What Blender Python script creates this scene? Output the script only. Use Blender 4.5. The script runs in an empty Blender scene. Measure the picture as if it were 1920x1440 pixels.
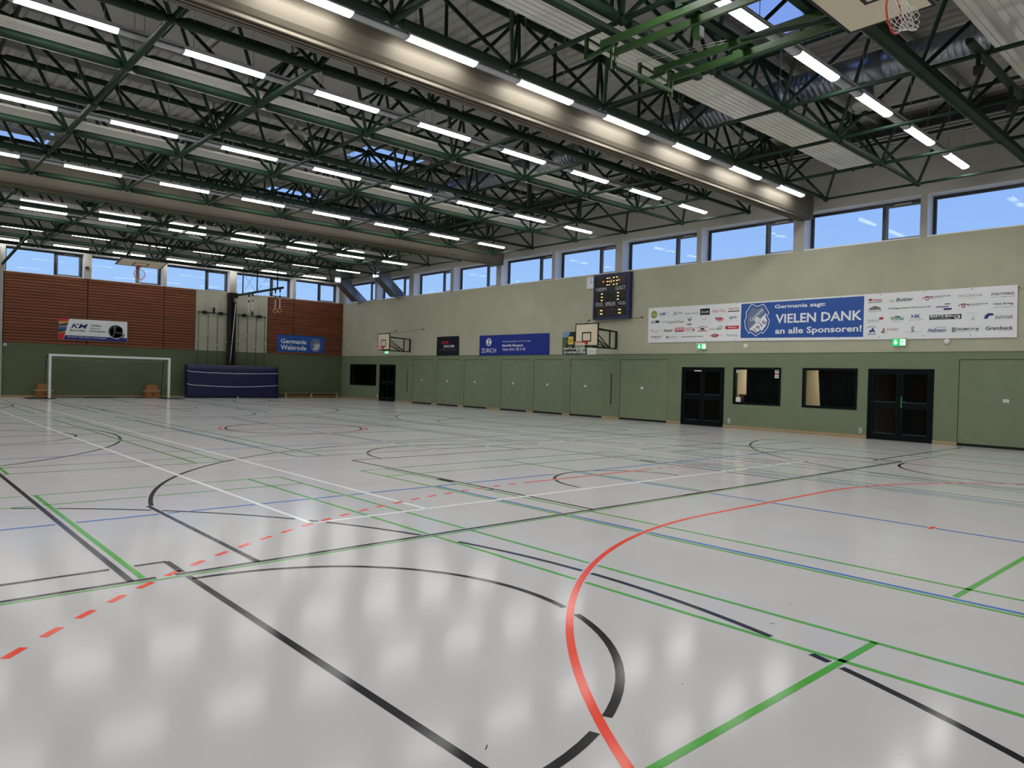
import bpy, math, random
from mathutils import Vector, Matrix
from mathutils.geometry import tessellate_polygon
random.seed(7)
PI = math.pi
C = bpy.context.scene.collection
scene = bpy.context.scene

# ------------------------------------------------------------------ camera, sky, exposure
CAM = Vector((-22.545, 4.083, 1.567)); YAW, PITCH, ROLL, FPX = 0.7368, -0.0094, 0.0265, 1350.5
cy, sy, cp, sp = math.cos(YAW), math.sin(YAW), math.cos(PITCH), math.sin(PITCH)
FW = Vector((sy*cp, cy*cp, sp)); R0 = Vector((cy, -sy, 0)); U0 = R0.cross(FW)
RT = math.cos(ROLL)*R0 + math.sin(ROLL)*U0; UP = -math.sin(ROLL)*R0 + math.cos(ROLL)*U0
cam_data = bpy.data.cameras.new('camera'); cam_data.sensor_width = 36; cam_data.sensor_fit = 'HORIZONTAL'
cam_data.lens = FPX/1920*36; cam_data.clip_start = 0.05; cam_data.clip_end = 300
cam = bpy.data.objects.new('camera', cam_data); C.objects.link(cam)
M = Matrix((RT, UP, -FW)).transposed().to_4x4(); M.translation = CAM; cam.matrix_world = M
scene.camera = cam
def to_pixel(p):                                     # used only to decide which repeats show in the view
    d = Vector(p)-CAM; z = d.dot(FW)
    if z < .1: return None
    return 960+FPX*d.dot(RT)/z, 720-FPX*d.dot(UP)/z, z

vs = scene.view_settings
vs.view_transform = 'Standard'; vs.look = 'None'; vs.gamma = 1; vs.use_curve_mapping = False
vs.exposure = 0.0
scene.cycles.use_denoising = True
scene.cycles.max_bounces = 7; scene.cycles.diffuse_bounces = 4; scene.cycles.glossy_bounces = 3
scene.cycles.transmission_bounces = 4; scene.cycles.transparent_max_bounces = 8
scene.cycles.sample_clamp_indirect = 4.0
scene.cycles.caustics_reflective = False; scene.cycles.caustics_refractive = False

TUBE = 36.0        # radiance of the fluorescent tubes
def srgb(r, g, b):
    f = lambda c: (c/255/12.92 if c/255 <= .04045 else ((c/255+.055)/1.055)**2.4)
    return (f(r), f(g), f(b), 1)

w = bpy.data.worlds.new('dusk_sky'); scene.world = w; w.use_nodes = True
nt = w.node_tree; nt.nodes.clear()
tc = nt.nodes.new('ShaderNodeTexCoord'); sx = nt.nodes.new('ShaderNodeSeparateXYZ'); cr = nt.nodes.new('ShaderNodeValToRGB')
bg = nt.nodes.new('ShaderNodeBackground'); ou = nt.nodes.new('ShaderNodeOutputWorld')
nt.links.new(tc.outputs['Generated'], sx.inputs[0]); nt.links.new(sx.outputs['Z'], cr.inputs[0])
nt.links.new(cr.outputs[0], bg.inputs[0]); nt.links.new(bg.outputs[0], ou.inputs[0])
e = cr.color_ramp.elements
e[0].position = 0.0; e[0].color = srgb(110, 120, 130)
e[1].position = 1.0; e[1].color = srgb(95, 125, 222)
for pos, col in ((.02, srgb(172, 208, 255)), (.12, srgb(158, 199, 252)), (.26, srgb(140, 180, 246)), (.55, srgb(118, 148, 232))):
    n = e.new(pos); n.color = col
bg.inputs[1].default_value = 1.0

# ------------------------------------------------------------------ materials
MATS = {}
def mat(name, col, rough=.6, metal=0, spec=.5, noise=0, nscale=6, bump=0, bscale=40, emit=0, nstretch=(1, 1, 1)):
    m = bpy.data.materials.new(name); m.use_nodes = True; nt = m.node_tree
    b = nt.nodes['Principled BSDF']
    b.inputs['Base Color'].default_value = col; b.inputs['Roughness'].default_value = rough
    b.inputs['Metallic'].default_value = metal; b.inputs['Specular IOR Level'].default_value = spec
    if emit: b.inputs['Emission Color'].default_value = col; b.inputs['Emission Strength'].default_value = emit
    if noise or bump:
        g = nt.nodes.new('ShaderNodeNewGeometry'); mp = nt.nodes.new('ShaderNodeMapping'); mp.inputs['Scale'].default_value = nstretch
        nt.links.new(g.outputs['Position'], mp.inputs['Vector'])
    if noise:
        n = nt.nodes.new('ShaderNodeTexNoise'); n.inputs['Scale'].default_value = nscale; n.inputs['Detail'].default_value = 5
        nt.links.new(mp.outputs[0], n.inputs['Vector'])
        r = nt.nodes.new('ShaderNodeMapRange'); r.inputs[1].default_value = .3; r.inputs[2].default_value = .7
        r.inputs[3].default_value = 1-noise; r.inputs[4].default_value = 1+noise
        nt.links.new(n.outputs['Fac'], r.inputs[0])
        x = nt.nodes.new('ShaderNodeVectorMath'); x.operation = 'SCALE'; x.inputs[0].default_value = col[:3]
        nt.links.new(r.outputs[0], x.inputs['Scale']); nt.links.new(x.outputs[0], b.inputs['Base Color'])
    if bump:
        n = nt.nodes.new('ShaderNodeTexNoise'); n.inputs['Scale'].default_value = bscale; n.inputs['Detail'].default_value = 3
        nt.links.new(mp.outputs[0], n.inputs['Vector'])
        bp = nt.nodes.new('ShaderNodeBump'); bp.inputs['Strength'].default_value = bump; bp.inputs['Distance'].default_value = .02
        nt.links.new(n.outputs['Fac'], bp.inputs['Height']); nt.links.new(bp.outputs[0], b.inputs['Normal'])
    MATS[name] = m; return m
def glass(name, tint, gloss=1.0, rough=0.0):         # thin architectural pane: Schlick reflection over a clear, tinted pass-through
    m = bpy.data.materials.new(name); m.use_nodes = True; nt = m.node_tree; nt.nodes.clear()
    o = nt.nodes.new('ShaderNodeOutputMaterial'); mx = nt.nodes.new('ShaderNodeMixShader'); t = nt.nodes.new('ShaderNodeBsdfTransparent')
    g = nt.nodes.new('ShaderNodeBsdfGlossy'); lw = nt.nodes.new('ShaderNodeLayerWeight'); lw.inputs['Blend'].default_value = .5
    pw = nt.nodes.new('ShaderNodeMath'); pw.operation = 'POWER'; pw.inputs[1].default_value = 5
    ma = nt.nodes.new('ShaderNodeMath'); ma.operation = 'MULTIPLY_ADD'; ma.inputs[1].default_value = .96*gloss; ma.inputs[2].default_value = .04*gloss
    g.inputs['Roughness'].default_value = rough; t.inputs['Color'].default_value = tint
    nt.links.new(lw.outputs['Facing'], pw.inputs[0]); nt.links.new(pw.outputs[0], ma.inputs[0]); nt.links.new(ma.outputs[0], mx.inputs[0])
    nt.links.new(t.outputs[0], mx.inputs[1]); nt.links.new(g.outputs[0], mx.inputs[2]); nt.links.new(mx.outputs[0], o.inputs[0])
    MATS[name] = m; return m

def wall_mat(name, col, step_y, off_y, step_z=0, off_z=0, axis='Y', dark=.8):   # painted boards with thin butt joints
    m = mat(name, col, .75, spec=.25, noise=.05, nscale=1.3, bump=.04, bscale=25)
    nt = m.node_tree; b = nt.nodes['Principled BSDF']; src = b.inputs['Base Color'].links[0].from_socket
    g = nt.nodes.new('ShaderNodeNewGeometry'); s = nt.nodes.new('ShaderNodeSeparateXYZ'); nt.links.new(g.outputs['Position'], s.inputs[0])
    def joint(sock, step, off, wd=.008):
        a = nt.nodes.new('ShaderNodeMath'); a.operation = 'ADD'; a.inputs[1].default_value = 400*step-off; nt.links.new(sock, a.inputs[0])
        q = nt.nodes.new('ShaderNodeMath'); q.operation = 'MODULO'; q.inputs[1].default_value = step; nt.links.new(a.outputs[0], q.inputs[0])
        l = nt.nodes.new('ShaderNodeMath'); l.operation = 'LESS_THAN'; l.inputs[1].default_value = wd; nt.links.new(q.outputs[0], l.inputs[0]); return l.outputs[0]
    j = joint(s.outputs[axis], step_y, off_y)
    if step_z:
        k = joint(s.outputs['Z'], step_z, off_z); mx = nt.nodes.new('ShaderNodeMath'); mx.operation = 'MAXIMUM'
        nt.links.new(j, mx.inputs[0]); nt.links.new(k, mx.inputs[1]); j = mx.outputs[0]
    r = nt.nodes.new('ShaderNodeMapRange'); r.inputs[3].default_value = 1; r.inputs[4].default_value = dark; nt.links.new(j, r.inputs[0])
    x = nt.nodes.new('ShaderNodeVectorMath'); x.operation = 'SCALE'; nt.links.new(src, x.inputs[0]); nt.links.new(r.outputs[0], x.inputs['Scale'])
    nt.links.new(x.outputs[0], b.inputs['Base Color']); return m

def floor_mat():
    m = mat('sports_floor', srgb(202, 200, 200), .2, spec=.075, noise=.03, nscale=1.1)
    nt = m.node_tree; b = nt.nodes['Principled BSDF']; g = nt.nodes.new('ShaderNodeNewGeometry')
    n = nt.nodes.new('ShaderNodeTexNoise'); n.inputs['Scale'].default_value = 2.2; n.inputs['Detail'].default_value = 8; n.inputs['Roughness'].default_value = .7
    nt.links.new(g.outputs['Position'], n.inputs['Vector'])
    r = nt.nodes.new('ShaderNodeMapRange'); r.inputs[1].default_value = .3; r.inputs[2].default_value = .75; r.inputs[3].default_value = .12; r.inputs[4].default_value = .16
    nt.links.new(n.outputs['Fac'], r.inputs[0]); nt.links.new(r.outputs[0], b.inputs['Roughness'])
    return m
def wood_mat(name, col, stretch, dark=.45, rough=.55):
    m = mat(name, col, rough, noise=dark, nscale=5, nstretch=stretch); return m
FLOOR = floor_mat()
CREAM = wall_mat('cream_board', srgb(180, 179, 157), 1.24, .3, 1.66, 2.6, dark=.88)
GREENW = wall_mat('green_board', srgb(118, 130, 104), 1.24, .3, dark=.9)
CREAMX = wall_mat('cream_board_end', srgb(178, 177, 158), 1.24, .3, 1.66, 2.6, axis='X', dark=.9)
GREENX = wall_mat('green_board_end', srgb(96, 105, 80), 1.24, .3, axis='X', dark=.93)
CREAMP = mat('cream_paint', srgb(176, 173, 163), .8, spec=.2)
WHITEP = mat('white_reveal', srgb(240, 240, 242), .35, spec=.9)
WOODC = wood_mat('larch_cladding', srgb(124, 68, 38), (.12, 1, 3), .3)
BATTEN = mat('black_backing', srgb(40, 25, 20), .9)
DECK = mat('roof_sheet', srgb(182, 179, 172), .5, spec=.3, noise=.04, nscale=.5)
INFILL = mat('acoustic_infill', srgb(172, 168, 162), .8, spec=.2)
PURLIN = mat('galvanised_purlin', srgb(165, 165, 160), .5, metal=.3)
STEEL = mat('green_steel', srgb(19, 42, 27), .6, spec=.25)
STEELB = mat('hoop_and_lit_chord_green', srgb(46, 76, 36), .45, spec=.4)
FRAME = mat('anthracite_frame', srgb(30, 34, 40), .4)
SASH = mat('grey_sash', srgb(92, 94, 98), .4)
GLASS = glass('window_glass', (1, 1, 1, 1), .12)
DGLASS = glass('door_glass', (.6, .6, .58, 1), .25)
DOORM = mat('dark_teal_door', srgb(2, 13, 16), .5, spec=.12)
BLACK = mat('black', srgb(16, 16, 17), .6)
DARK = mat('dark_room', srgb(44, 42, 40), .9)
ROOM = mat('room_plaster', srgb(214, 202, 176), .85)
CURT = mat('dark_curtain', srgb(14, 34, 42), .9)
PINE = wood_mat('pine', srgb(174, 150, 114), (.4, .4, 5), .15)
BOXW = wood_mat('orange_ply', srgb(160, 106, 56), (1, 1, 6), .12)
PANEL = mat('radiant_panel_white', srgb(206, 203, 193), .1, spec=1.0)
GALV = mat('galvanised_duct', srgb(150, 156, 166), .28, metal=.85, noise=.12, nscale=3)
BRONZE = mat('curtain_box_metal', srgb(118, 110, 96), .55, metal=.4, noise=.08, nscale=1.5, nstretch=(.15, 1, 1))
HOUSE = mat('lamp_housing', srgb(176, 178, 182), .35, spec=.5)
TUBED = mat('lit_tube_dim', (1, 1, .985, 1), .5, emit=TUBE*.62)
TUBEM = mat('lit_tube', (1, 1, .985, 1), .5, emit=TUBE)
WHITEB = mat('white_vinyl', srgb(236, 238, 240), .42, bump=.5, bscale=1.1, nstretch=(1, .8, 2.2))
BLUEB = mat('blue_vinyl', srgb(36, 84, 164), .4, bump=.5, bscale=1.3, nstretch=(1, 1, 2))
NAVYB = mat('navy_vinyl', srgb(18, 42, 138), .38, bump=.8, bscale=1.6, nstretch=(1, 1, .7))
BLACKB = mat('black_vinyl', srgb(14, 16, 30), .35, bump=.8, bscale=1.6)
MATB = mat('blue_mat_cover', srgb(7, 13, 66), .42, bump=.15, bscale=4)
CORD = mat('white_cord', srgb(225, 228, 235), .7)
RUBBER = mat('black_rubber', srgb(22, 22, 24), .8)
ALU = mat('white_aluminium', srgb(225, 228, 230), .3)
OUTLET = mat('outlet_grey', srgb(168, 164, 152), .6)
NETW = mat('white_net', srgb(232, 228, 222), .8)
NETG = mat('green_grey_net', srgb(120, 132, 110), .8)
RIM = mat('orange_rim', srgb(214, 66, 36), .4)
BOARD = mat('backboard_ply', srgb(228, 214, 188), .5)
PLAST = mat('white_plastic', srgb(230, 230, 226), .4)
LED = mat('amber_led', srgb(255, 205, 110), .5, emit=2.2)
LEDR = mat('red_led', srgb(255, 90, 40), .5, emit=2.0)
SCB = mat('scoreboard_blue', srgb(34, 36, 84), .45)
SCK = mat('scoreboard_black', srgb(12, 13, 18), .35)
SCP = mat('scoreboard_panel', srgb(26, 28, 32), .2)
EXITG = mat('exit_green', srgb(20, 170, 90), .5, emit=1.1)
EXITW = mat('exit_white', srgb(235, 255, 245), .5, emit=1.3)
PRINTS = {k: mat('print_'+k, srgb(*v), .5) for k, v in dict(ink=(28, 28, 32), grey=(120, 124, 128), red=(196, 40, 44), navy=(24, 38, 120), green=(30, 130, 84),
    white=(240, 242, 244), olive=(140, 160, 40), teal=(24, 130, 140), darkred=(150, 24, 40), steel=(110, 122, 150), dgreen=(30, 84, 62), rose=(168, 110, 110),
    board=(205, 208, 214), photo=(64, 66, 80), yellow=(226, 205, 70), gold=(190, 160, 80), sky=(120, 160, 200), grass=(70, 100, 60), blue=(40, 84, 150), skin=(180, 140, 110)).items()}
LINE = {k: mat('line_'+k, srgb(*v), .13, spec=.07) for k, v in dict(black=(40, 40, 43), white=(250, 252, 252), red=(246, 78, 56), green=(84, 172, 66), blue=(66, 124, 198)).items()}

# ------------------------------------------------------------------ mesh helpers
class MB:
    def __init__(s): s.v = []; s.f = []; s.m = []; s.s = []
    def add(s, vs, fs, m=0, sm=False):
        o = len(s.v); s.v += [tuple(x) for x in vs]
        for f in fs: s.f.append([o+i for i in f]); s.m.append(m); s.s.append(sm)
    def box(s, x0, y0, z0, x1, y1, z1, m=0):
        x0, x1 = min(x0, x1), max(x0, x1); y0, y1 = min(y0, y1), max(y0, y1); z0, z1 = min(z0, z1), max(z0, z1)
        s.add([(x0,y0,z0),(x1,y0,z0),(x1,y1,z0),(x0,y1,z0),(x0,y0,z1),(x1,y0,z1),(x1,y1,z1),(x0,y1,z1)],
              [(3,2,1,0),(4,5,6,7),(0,1,5,4),(1,2,6,5),(2,3,7,6),(3,0,4,7)], m)
    def bar(s, p, q, a, b, up=(0,0,1), m=0):               # rectangular bar from p to q, a wide, b along up
        p, q = Vector(p), Vector(q); d = (q-p).normalized(); u = Vector(up)
        if abs(d.dot(u)) > .98: u = Vector((0,1,0))
        r = d.cross(u).normalized(); u = r.cross(d)
        c = [r*(i*a/2)+u*(j*b/2) for i, j in ((-1,-1),(1,-1),(1,1),(-1,1))]
        s.add([p+k for k in c]+[q+k for k in c], [(3,2,1,0),(4,5,6,7),(0,1,5,4),(1,2,6,5),(2,3,7,6),(3,0,4,7)], m)
    def tube(s, p, q, r, n=8, r2=None, m=0, cap=True):
        p, q = Vector(p), Vector(q); d = (q-p).normalized(); r2 = r if r2 is None else r2
        a = d.orthogonal().normalized(); b = d.cross(a)
        ring = lambda c, rr: [c+(a*math.cos(2*PI*i/n)+b*math.sin(2*PI*i/n))*rr for i in range(n)]
        o = len(s.v); s.v += [tuple(x) for x in ring(p, r)+ring(q, r2)]
        for i in range(n): s.f.append([o+i, o+(i+1) % n, o+n+(i+1) % n, o+n+i]); s.m.append(m); s.s.append(True)
        if cap:
            s.f.append([o+i for i in reversed(range(n))]); s.m.append(m); s.s.append(False)
            s.f.append([o+n+i for i in range(n)]); s.m.append(m); s.s.append(False)
    def path(s, pts, r, n=6, m=0):
        pts = [Vector(p) for p in pts]; o = len(s.v); k = len(pts); a = None
        for i, p in enumerate(pts):
            d = (pts[min(i+1, k-1)]-pts[max(i-1, 0)]).normalized()
            a = d.orthogonal().normalized() if a is None else (a-d*a.dot(d)).normalized()
            b = d.cross(a); s.v += [tuple(p+(a*math.cos(2*PI*j/n)+b*math.sin(2*PI*j/n))*r) for j in range(n)]
        for i in range(k-1):
            for j in range(n): s.f.append([o+i*n+j, o+i*n+(j+1) % n, o+(i+1)*n+(j+1) % n, o+(i+1)*n+j]); s.m.append(m); s.s.append(True)
        s.f.append([o+j for j in reversed(range(n))]); s.m.append(m); s.s.append(False)
        s.f.append([o+(k-1)*n+j for j in range(n)]); s.m.append(m); s.s.append(False)
    def torus(s, c, nrm, R, r, n=28, k=8, m=0):
        c = Vector(c); nrm = Vector(nrm).normalized(); a = nrm.orthogonal().normalized(); b = nrm.cross(a); o = len(s.v)
        for i in range(n):
            e_ = a*math.cos(2*PI*i/n)+b*math.sin(2*PI*i/n)
            for j in range(k): s.v.append(tuple(c+e_*(R+r*math.cos(2*PI*j/k))+nrm*(r*math.sin(2*PI*j/k))))
        for i in range(n):
            for j in range(k): s.f.append([o+i*k+j, o+((i+1) % n)*k+j, o+((i+1) % n)*k+(j+1) % k, o+i*k+(j+1) % k]); s.m.append(m); s.s.append(True)
    def lathe(s, prof, c, n=24, m=0, axis='Z'):
        o = len(s.v); k = len(prof); c = Vector(c)
        for i in range(n):
            t = 2*PI*i/n
            for r, z in prof:
                p = Vector((r*math.cos(t), r*math.sin(t), z))
                if axis == 'Y': p = Vector((p.x, p.z, p.y))
                if axis == 'X': p = Vector((p.z, p.x, p.y))
                s.v.append(tuple(c+p))
        for i in range(n):
            for j in range(k-1):
                s.f.append([o+i*k+j, o+((i+1) % n)*k+j, o+((i+1) % n)*k+j+1, o+i*k+j+1]); s.m.append(m); s.s.append(True)
    def sphere(s, c, r, n=12, k=8, m=0):
        s.lathe([(r*math.sin(PI*j/k)+1e-5, -r*math.cos(PI*j/k)) for j in range(k+1)], c, n, m)
    def prism_x(s, prof, x0, x1, m=0, sm=False):            # closed (y, z) outline swept along X
        n = len(prof)
        s.add([(x0, y, z) for y, z in prof]+[(x1, y, z) for y, z in prof],
              [[i, (i+1) % n, n+(i+1) % n, n+i] for i in range(n)], m, sm)
        tri = tessellate_polygon([[Vector((y, z, 0)) for y, z in prof]])
        for t in tri:
            s.add([(x0, *prof[i]) for i in t], [(0,1,2)], m); s.add([(x1, *prof[i]) for i in t], [(2,1,0)], m)
    def plate(s, pts, n, t, m=0):                           # planar outline pts thickened by t along n
        pts = [Vector(p) for p in pts]; n = Vector(n)*t; k = len(pts)
        ax = max(range(3), key=lambda i: abs(n[i])); keep = [i for i in range(3) if i != ax]
        tri = tessellate_polygon([[Vector((p[keep[0]], p[keep[1]], 0)) for p in pts]])
        s.add(pts+[p+n for p in pts], [[i, (i+1) % k, k+(i+1) % k, k+i] for i in range(k)]+[list(t_) for t_ in tri]+[[k+i for i in reversed(t_)] for t_ in tri], m)
    def build(s, name, mats, parent=None, loc=None):
        me = bpy.data.meshes.new(name)
        base = Vector(parent.location) if parent is not None else Vector(loc or (0, 0, 0))
        pp = parent.parent if parent is not None else None
        while pp is not None: base += Vector(pp.location); pp = pp.parent
        me.from_pydata([tuple(Vector(v)-base) for v in s.v], [], s.f)
        for x in (mats if isinstance(mats, (list, tuple)) else [mats]): me.materials.append(x)
        me.polygons.foreach_set('material_index', s.m); me.polygons.foreach_set('use_smooth', s.s)
        import bmesh
        bm = bmesh.new(); bm.from_mesh(me); bmesh.ops.recalc_face_normals(bm, faces=bm.faces); bm.to_mesh(me); bm.free()
        o = bpy.data.objects.new(name, me); C.objects.link(o)
        if parent is not None: o.parent = parent
        elif loc: o.location = loc
        return o
def tag(o, label, cat, group=None, kind=None):
    o['label'] = label; o['category'] = cat
    if group: o['group'] = group
    if kind: o['kind'] = kind
    return o
def thing(name, label, cat, loc=(0,0,0), group=None, kind=None):
    o = bpy.data.objects.new(name, None); o.empty_display_size = .1; C.objects.link(o); o.location = loc
    return tag(o, label, cat, group, kind)
def dup(root, loc, label, group=None):
    r = root.copy(); C.objects.link(r); r.location = loc; r['label'] = label
    if group: r['group'] = group
    for ch in list(root.children):
        c = ch.copy(); C.objects.link(c); c.parent = r
        for g in ch.children:
            d = g.copy(); C.objects.link(d); d.parent = c
    return r
ORD = ['first', 'second', 'third', 'fourth', 'fifth', 'sixth', 'seventh', 'eighth', 'ninth', 'tenth', 'eleventh', 'twelfth']

# ------------------------------------------------------------------ flat print: lettering and shapes laid on a sheet
TXT = {}
def glyphs(s, st=''):
    if (s, st) in TXT: return TXT[(s, st)]
    cu = bpy.data.curves.new('txt', 'FONT'); cu.body = s; cu.size = 1; cu.resolution_u = 2
    if 'b' in st: cu.offset = .022
    if 's' in st: cu.shear = .32
    ob = bpy.data.objects.new('txt', cu); C.objects.link(ob)
    dg = bpy.context.evaluated_depsgraph_get(); dg.update(); me = ob.evaluated_get(dg).to_mesh()
    vs_ = [(v.co.x, v.co.y) for v in me.vertices]; fs_ = [list(p.vertices) for p in me.polygons]
    ob.evaluated_get(dg).to_mesh_clear(); bpy.data.objects.remove(ob); bpy.data.curves.remove(cu)
    if not vs_: vs_, fs_ = [(0, 0), (1, 0), (0, 1)], [(0, 1, 2)]
    x0 = min(v[0] for v in vs_); x1 = max(v[0] for v in vs_); y0 = min(v[1] for v in vs_); y1 = max(v[1] for v in vs_)
    vs_ = [((x-x0)/(x1-x0+1e-9), (y-y0)/(y1-y0+1e-9)) for x, y in vs_]
    TXT[(s, st)] = (vs_, fs_); return TXT[(s, st)]
class Print:                                              # U: reading direction, N: out of the sheet
    def __init__(s, O, U, N, V=(0, 0, 1)): s.O, s.U, s.N, s.V = Vector(O), Vector(U), Vector(N), Vector(V); s.mb = MB(); s.mi = []; s.k = 1
    def mid(s, c):
        if c not in s.mi: s.mi.append(c)
        return s.mi.index(c)
    def P(s, u, v): return s.O+s.U*u+s.V*v+s.N*(s.k*.0008)
    def poly(s, pts, c):
        tri = tessellate_polygon([[Vector((p[0], p[1], 0)) for p in pts]])
        s.mb.add([s.P(*p) for p in pts], [list(t) for t in tri], s.mid(c))
    def rect(s, u, v, w, h, c): s.poly([(u-w/2, v-h/2), (u+w/2, v-h/2), (u+w/2, v+h/2), (u-w/2, v+h/2)], c)
    def ell(s, u, v, w, h, c, n=28): s.poly([(u+w/2*math.cos(2*PI*i/n), v+h/2*math.sin(2*PI*i/n)) for i in range(n)], c)
    def line(s, pts, t, c, closed=False):
        k = len(pts)
        for i in range(k if closed else k-1):
            a = Vector(pts[i]).to_2d(); b = Vector(pts[(i+1) % k]).to_2d(); d = (b-a).normalized(); n = Vector((-d.y, d.x))*t/2; e_ = d*t*.4
            s.poly([a-n-e_, b-n+e_, b+n+e_, a+n-e_], c)
    def text(s, t, u, v, w, h, c, st='', rot=0):
        vs_, fs_ = glyphs(t, st); cr_, sr_ = math.cos(rot), math.sin(rot); pts = []
        for x, y in vs_:
            x, y = (x-.5)*w, (y-.5)*h; pts.append(s.P(u+x*cr_-y*sr_, v+x*sr_+y*cr_))
        s.mb.add(pts, fs_, s.mid(c))
    def up(s): s.k += 1
    def build(s, name, parent): return s.mb.build(name, [PRINTS[c] if c in PRINTS else MATS[c] for c in s.mi], parent)
SHAPES = {
 'tri': [(0,0),(1,0),(.5,1)], 'heart': [(.5,0),(1,.6),(.8,1),(.5,.8),(.2,1),(0,.6)],
 'bull': [(0,.75),(.15,1),(.25,.85),(.8,.9),(1,.75),(.97,.3),(.95,0),(.82,0),(.8,.35),(.4,.32),(.38,0),(.26,0),(.24,.4),(.1,.55)],
 'house': [(0,0),(1,0),(1,.35),(.8,.75),(.5,1),(.2,.75),(0,.35)],
 'swoosh': [(0,0),(.35,0),(.5,.5),(1,.62),(.85,.95),(.4,1),(.1,.6)],
 'dog': [(0,.2),(.2,0),(.5,.3),(.9,0),(1,.4),(.7,.6),(.8,.9),(.5,1),(.4,.6),(.1,.5)],
 'horse': [(0,.1),(.3,.0),(.5,.15),(.9,.05),(.6,.3),(.7,.6),(.5,.8),(.65,1),(.35,.9),(.3,.5),(.05,.3)],
}
def lay_parts(items, sgn, O, a0, U, N, parent, name, k0=1):
    """the prints of one sheet, each cluster of marks a part of its own"""
    par = list(range(len(items)))
    def root(i):
        while par[i] != i: i = par[i]
        return i
    for i, p in enumerate(items):
        for j, q in enumerate(items[:i]):
            if abs(p[2]-q[2]) < (p[4]+q[4])/2+.03 and abs(p[3]-q[3]) < (p[5]+q[5])/2+.02: par[root(i)] = root(j)
    for r_ in sorted(set(root(i) for i in range(len(items)))):
        pr = Print(O, U, N); pr.k = k0; lay(pr, [it for i, it in enumerate(items) if root(i) == r_], sgn, a0, 0); pr.build(name, parent)
def lay(pr, items, sgn, u0, v0):
    # items carry the place on the wall (metres); they become offsets along the sheet
    for kind, t, a, z, wd, h, col, *st in items:
        u, v = (a-u0)*sgn, z-v0; st = st[0] if st else ''
        pr.up()
        if kind == 't': pr.text(t, u, v, wd, h, col, st)
        elif kind == 'r': pr.rect(u, v, wd, h, col)
        elif kind == 'e': pr.ell(u, v, wd, h, col)
        elif t == 'arc': pr.line([(u+wd/2*math.cos(PI-PI*i/10), v-h/2+h*math.sin(PI*i/10)) for i in range(11)], .018, col)
        elif t == 'eye':
            pr.line([(u+wd/2*math.cos(PI*.95-PI*.9*i/10), v-h*.1+h*.5*math.sin(PI*i/10)) for i in range(11)], .02, col); pr.line([(u+h*.35*math.cos(2*PI*i/12), v-h*.1+h*.35*math.sin(2*PI*i/12)) for i in range(12)], .02, col, True)
        elif t == 'crest': crest(pr, u, v, wd, h)
        else: pr.poly([(u-wd/2+x*wd, v-h/2+y*h) for x, y in SHAPES[t]], col)
CREST = [(.262,1),(.5,.914),(.733,.975),(.948,.707),(.887,.6),(.98,.455),(.916,.252),(.74,.069),(.672,.117),(.463,0),(.241,.132),(.19,.082),(.039,.265),(0,.48),(.071,.6),(.052,.75)]
def crest(pr, u, v, w_, h_):
    o = [(u-w_/2+x*w_, v-h_/2+y*h_) for x, y in CREST]
    sc = lambda k: [(u+(x-u)*k, v+(y-v)*k) for x, y in o]
    pr.line(o, .022*h_, 'white', True)
    q = sc(.82); pr.up(); pr.poly(q, 'white')
    pr.up(); pr.poly([q[0], q[1], q[2], q[3], q[13], q[14], q[15]] if False else [q[0], q[1], q[2], q[3], (u+.33*w_, v+.18*h_), (u-.33*w_, v-.3*h_), q[12], q[13], q[14], q[15]], 'steel')
    pr.up()
    pr.text('Germania', u-.04*w_, v+.16*h_, .62*w_, .12*h_, 'white', '', .72)
    pr.ell(u, v-.0*h_, .26*w_, .22*h_, 'steel'); pr.up(); pr.ell(u, v, .22*w_, .185*h_, 'white'); pr.up()
    for d in (-.06, 0, .06): pr.line([(u+d*w_-.03*w_, v-.07*h_), (u+d*w_+.02*w_, v+.07*h_)], .008*h_, 'steel')
    pr.text('1916', u+.12*w_, v-.19*h_, .52*w_, .15*h_, 'ink', '', .72)

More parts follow.
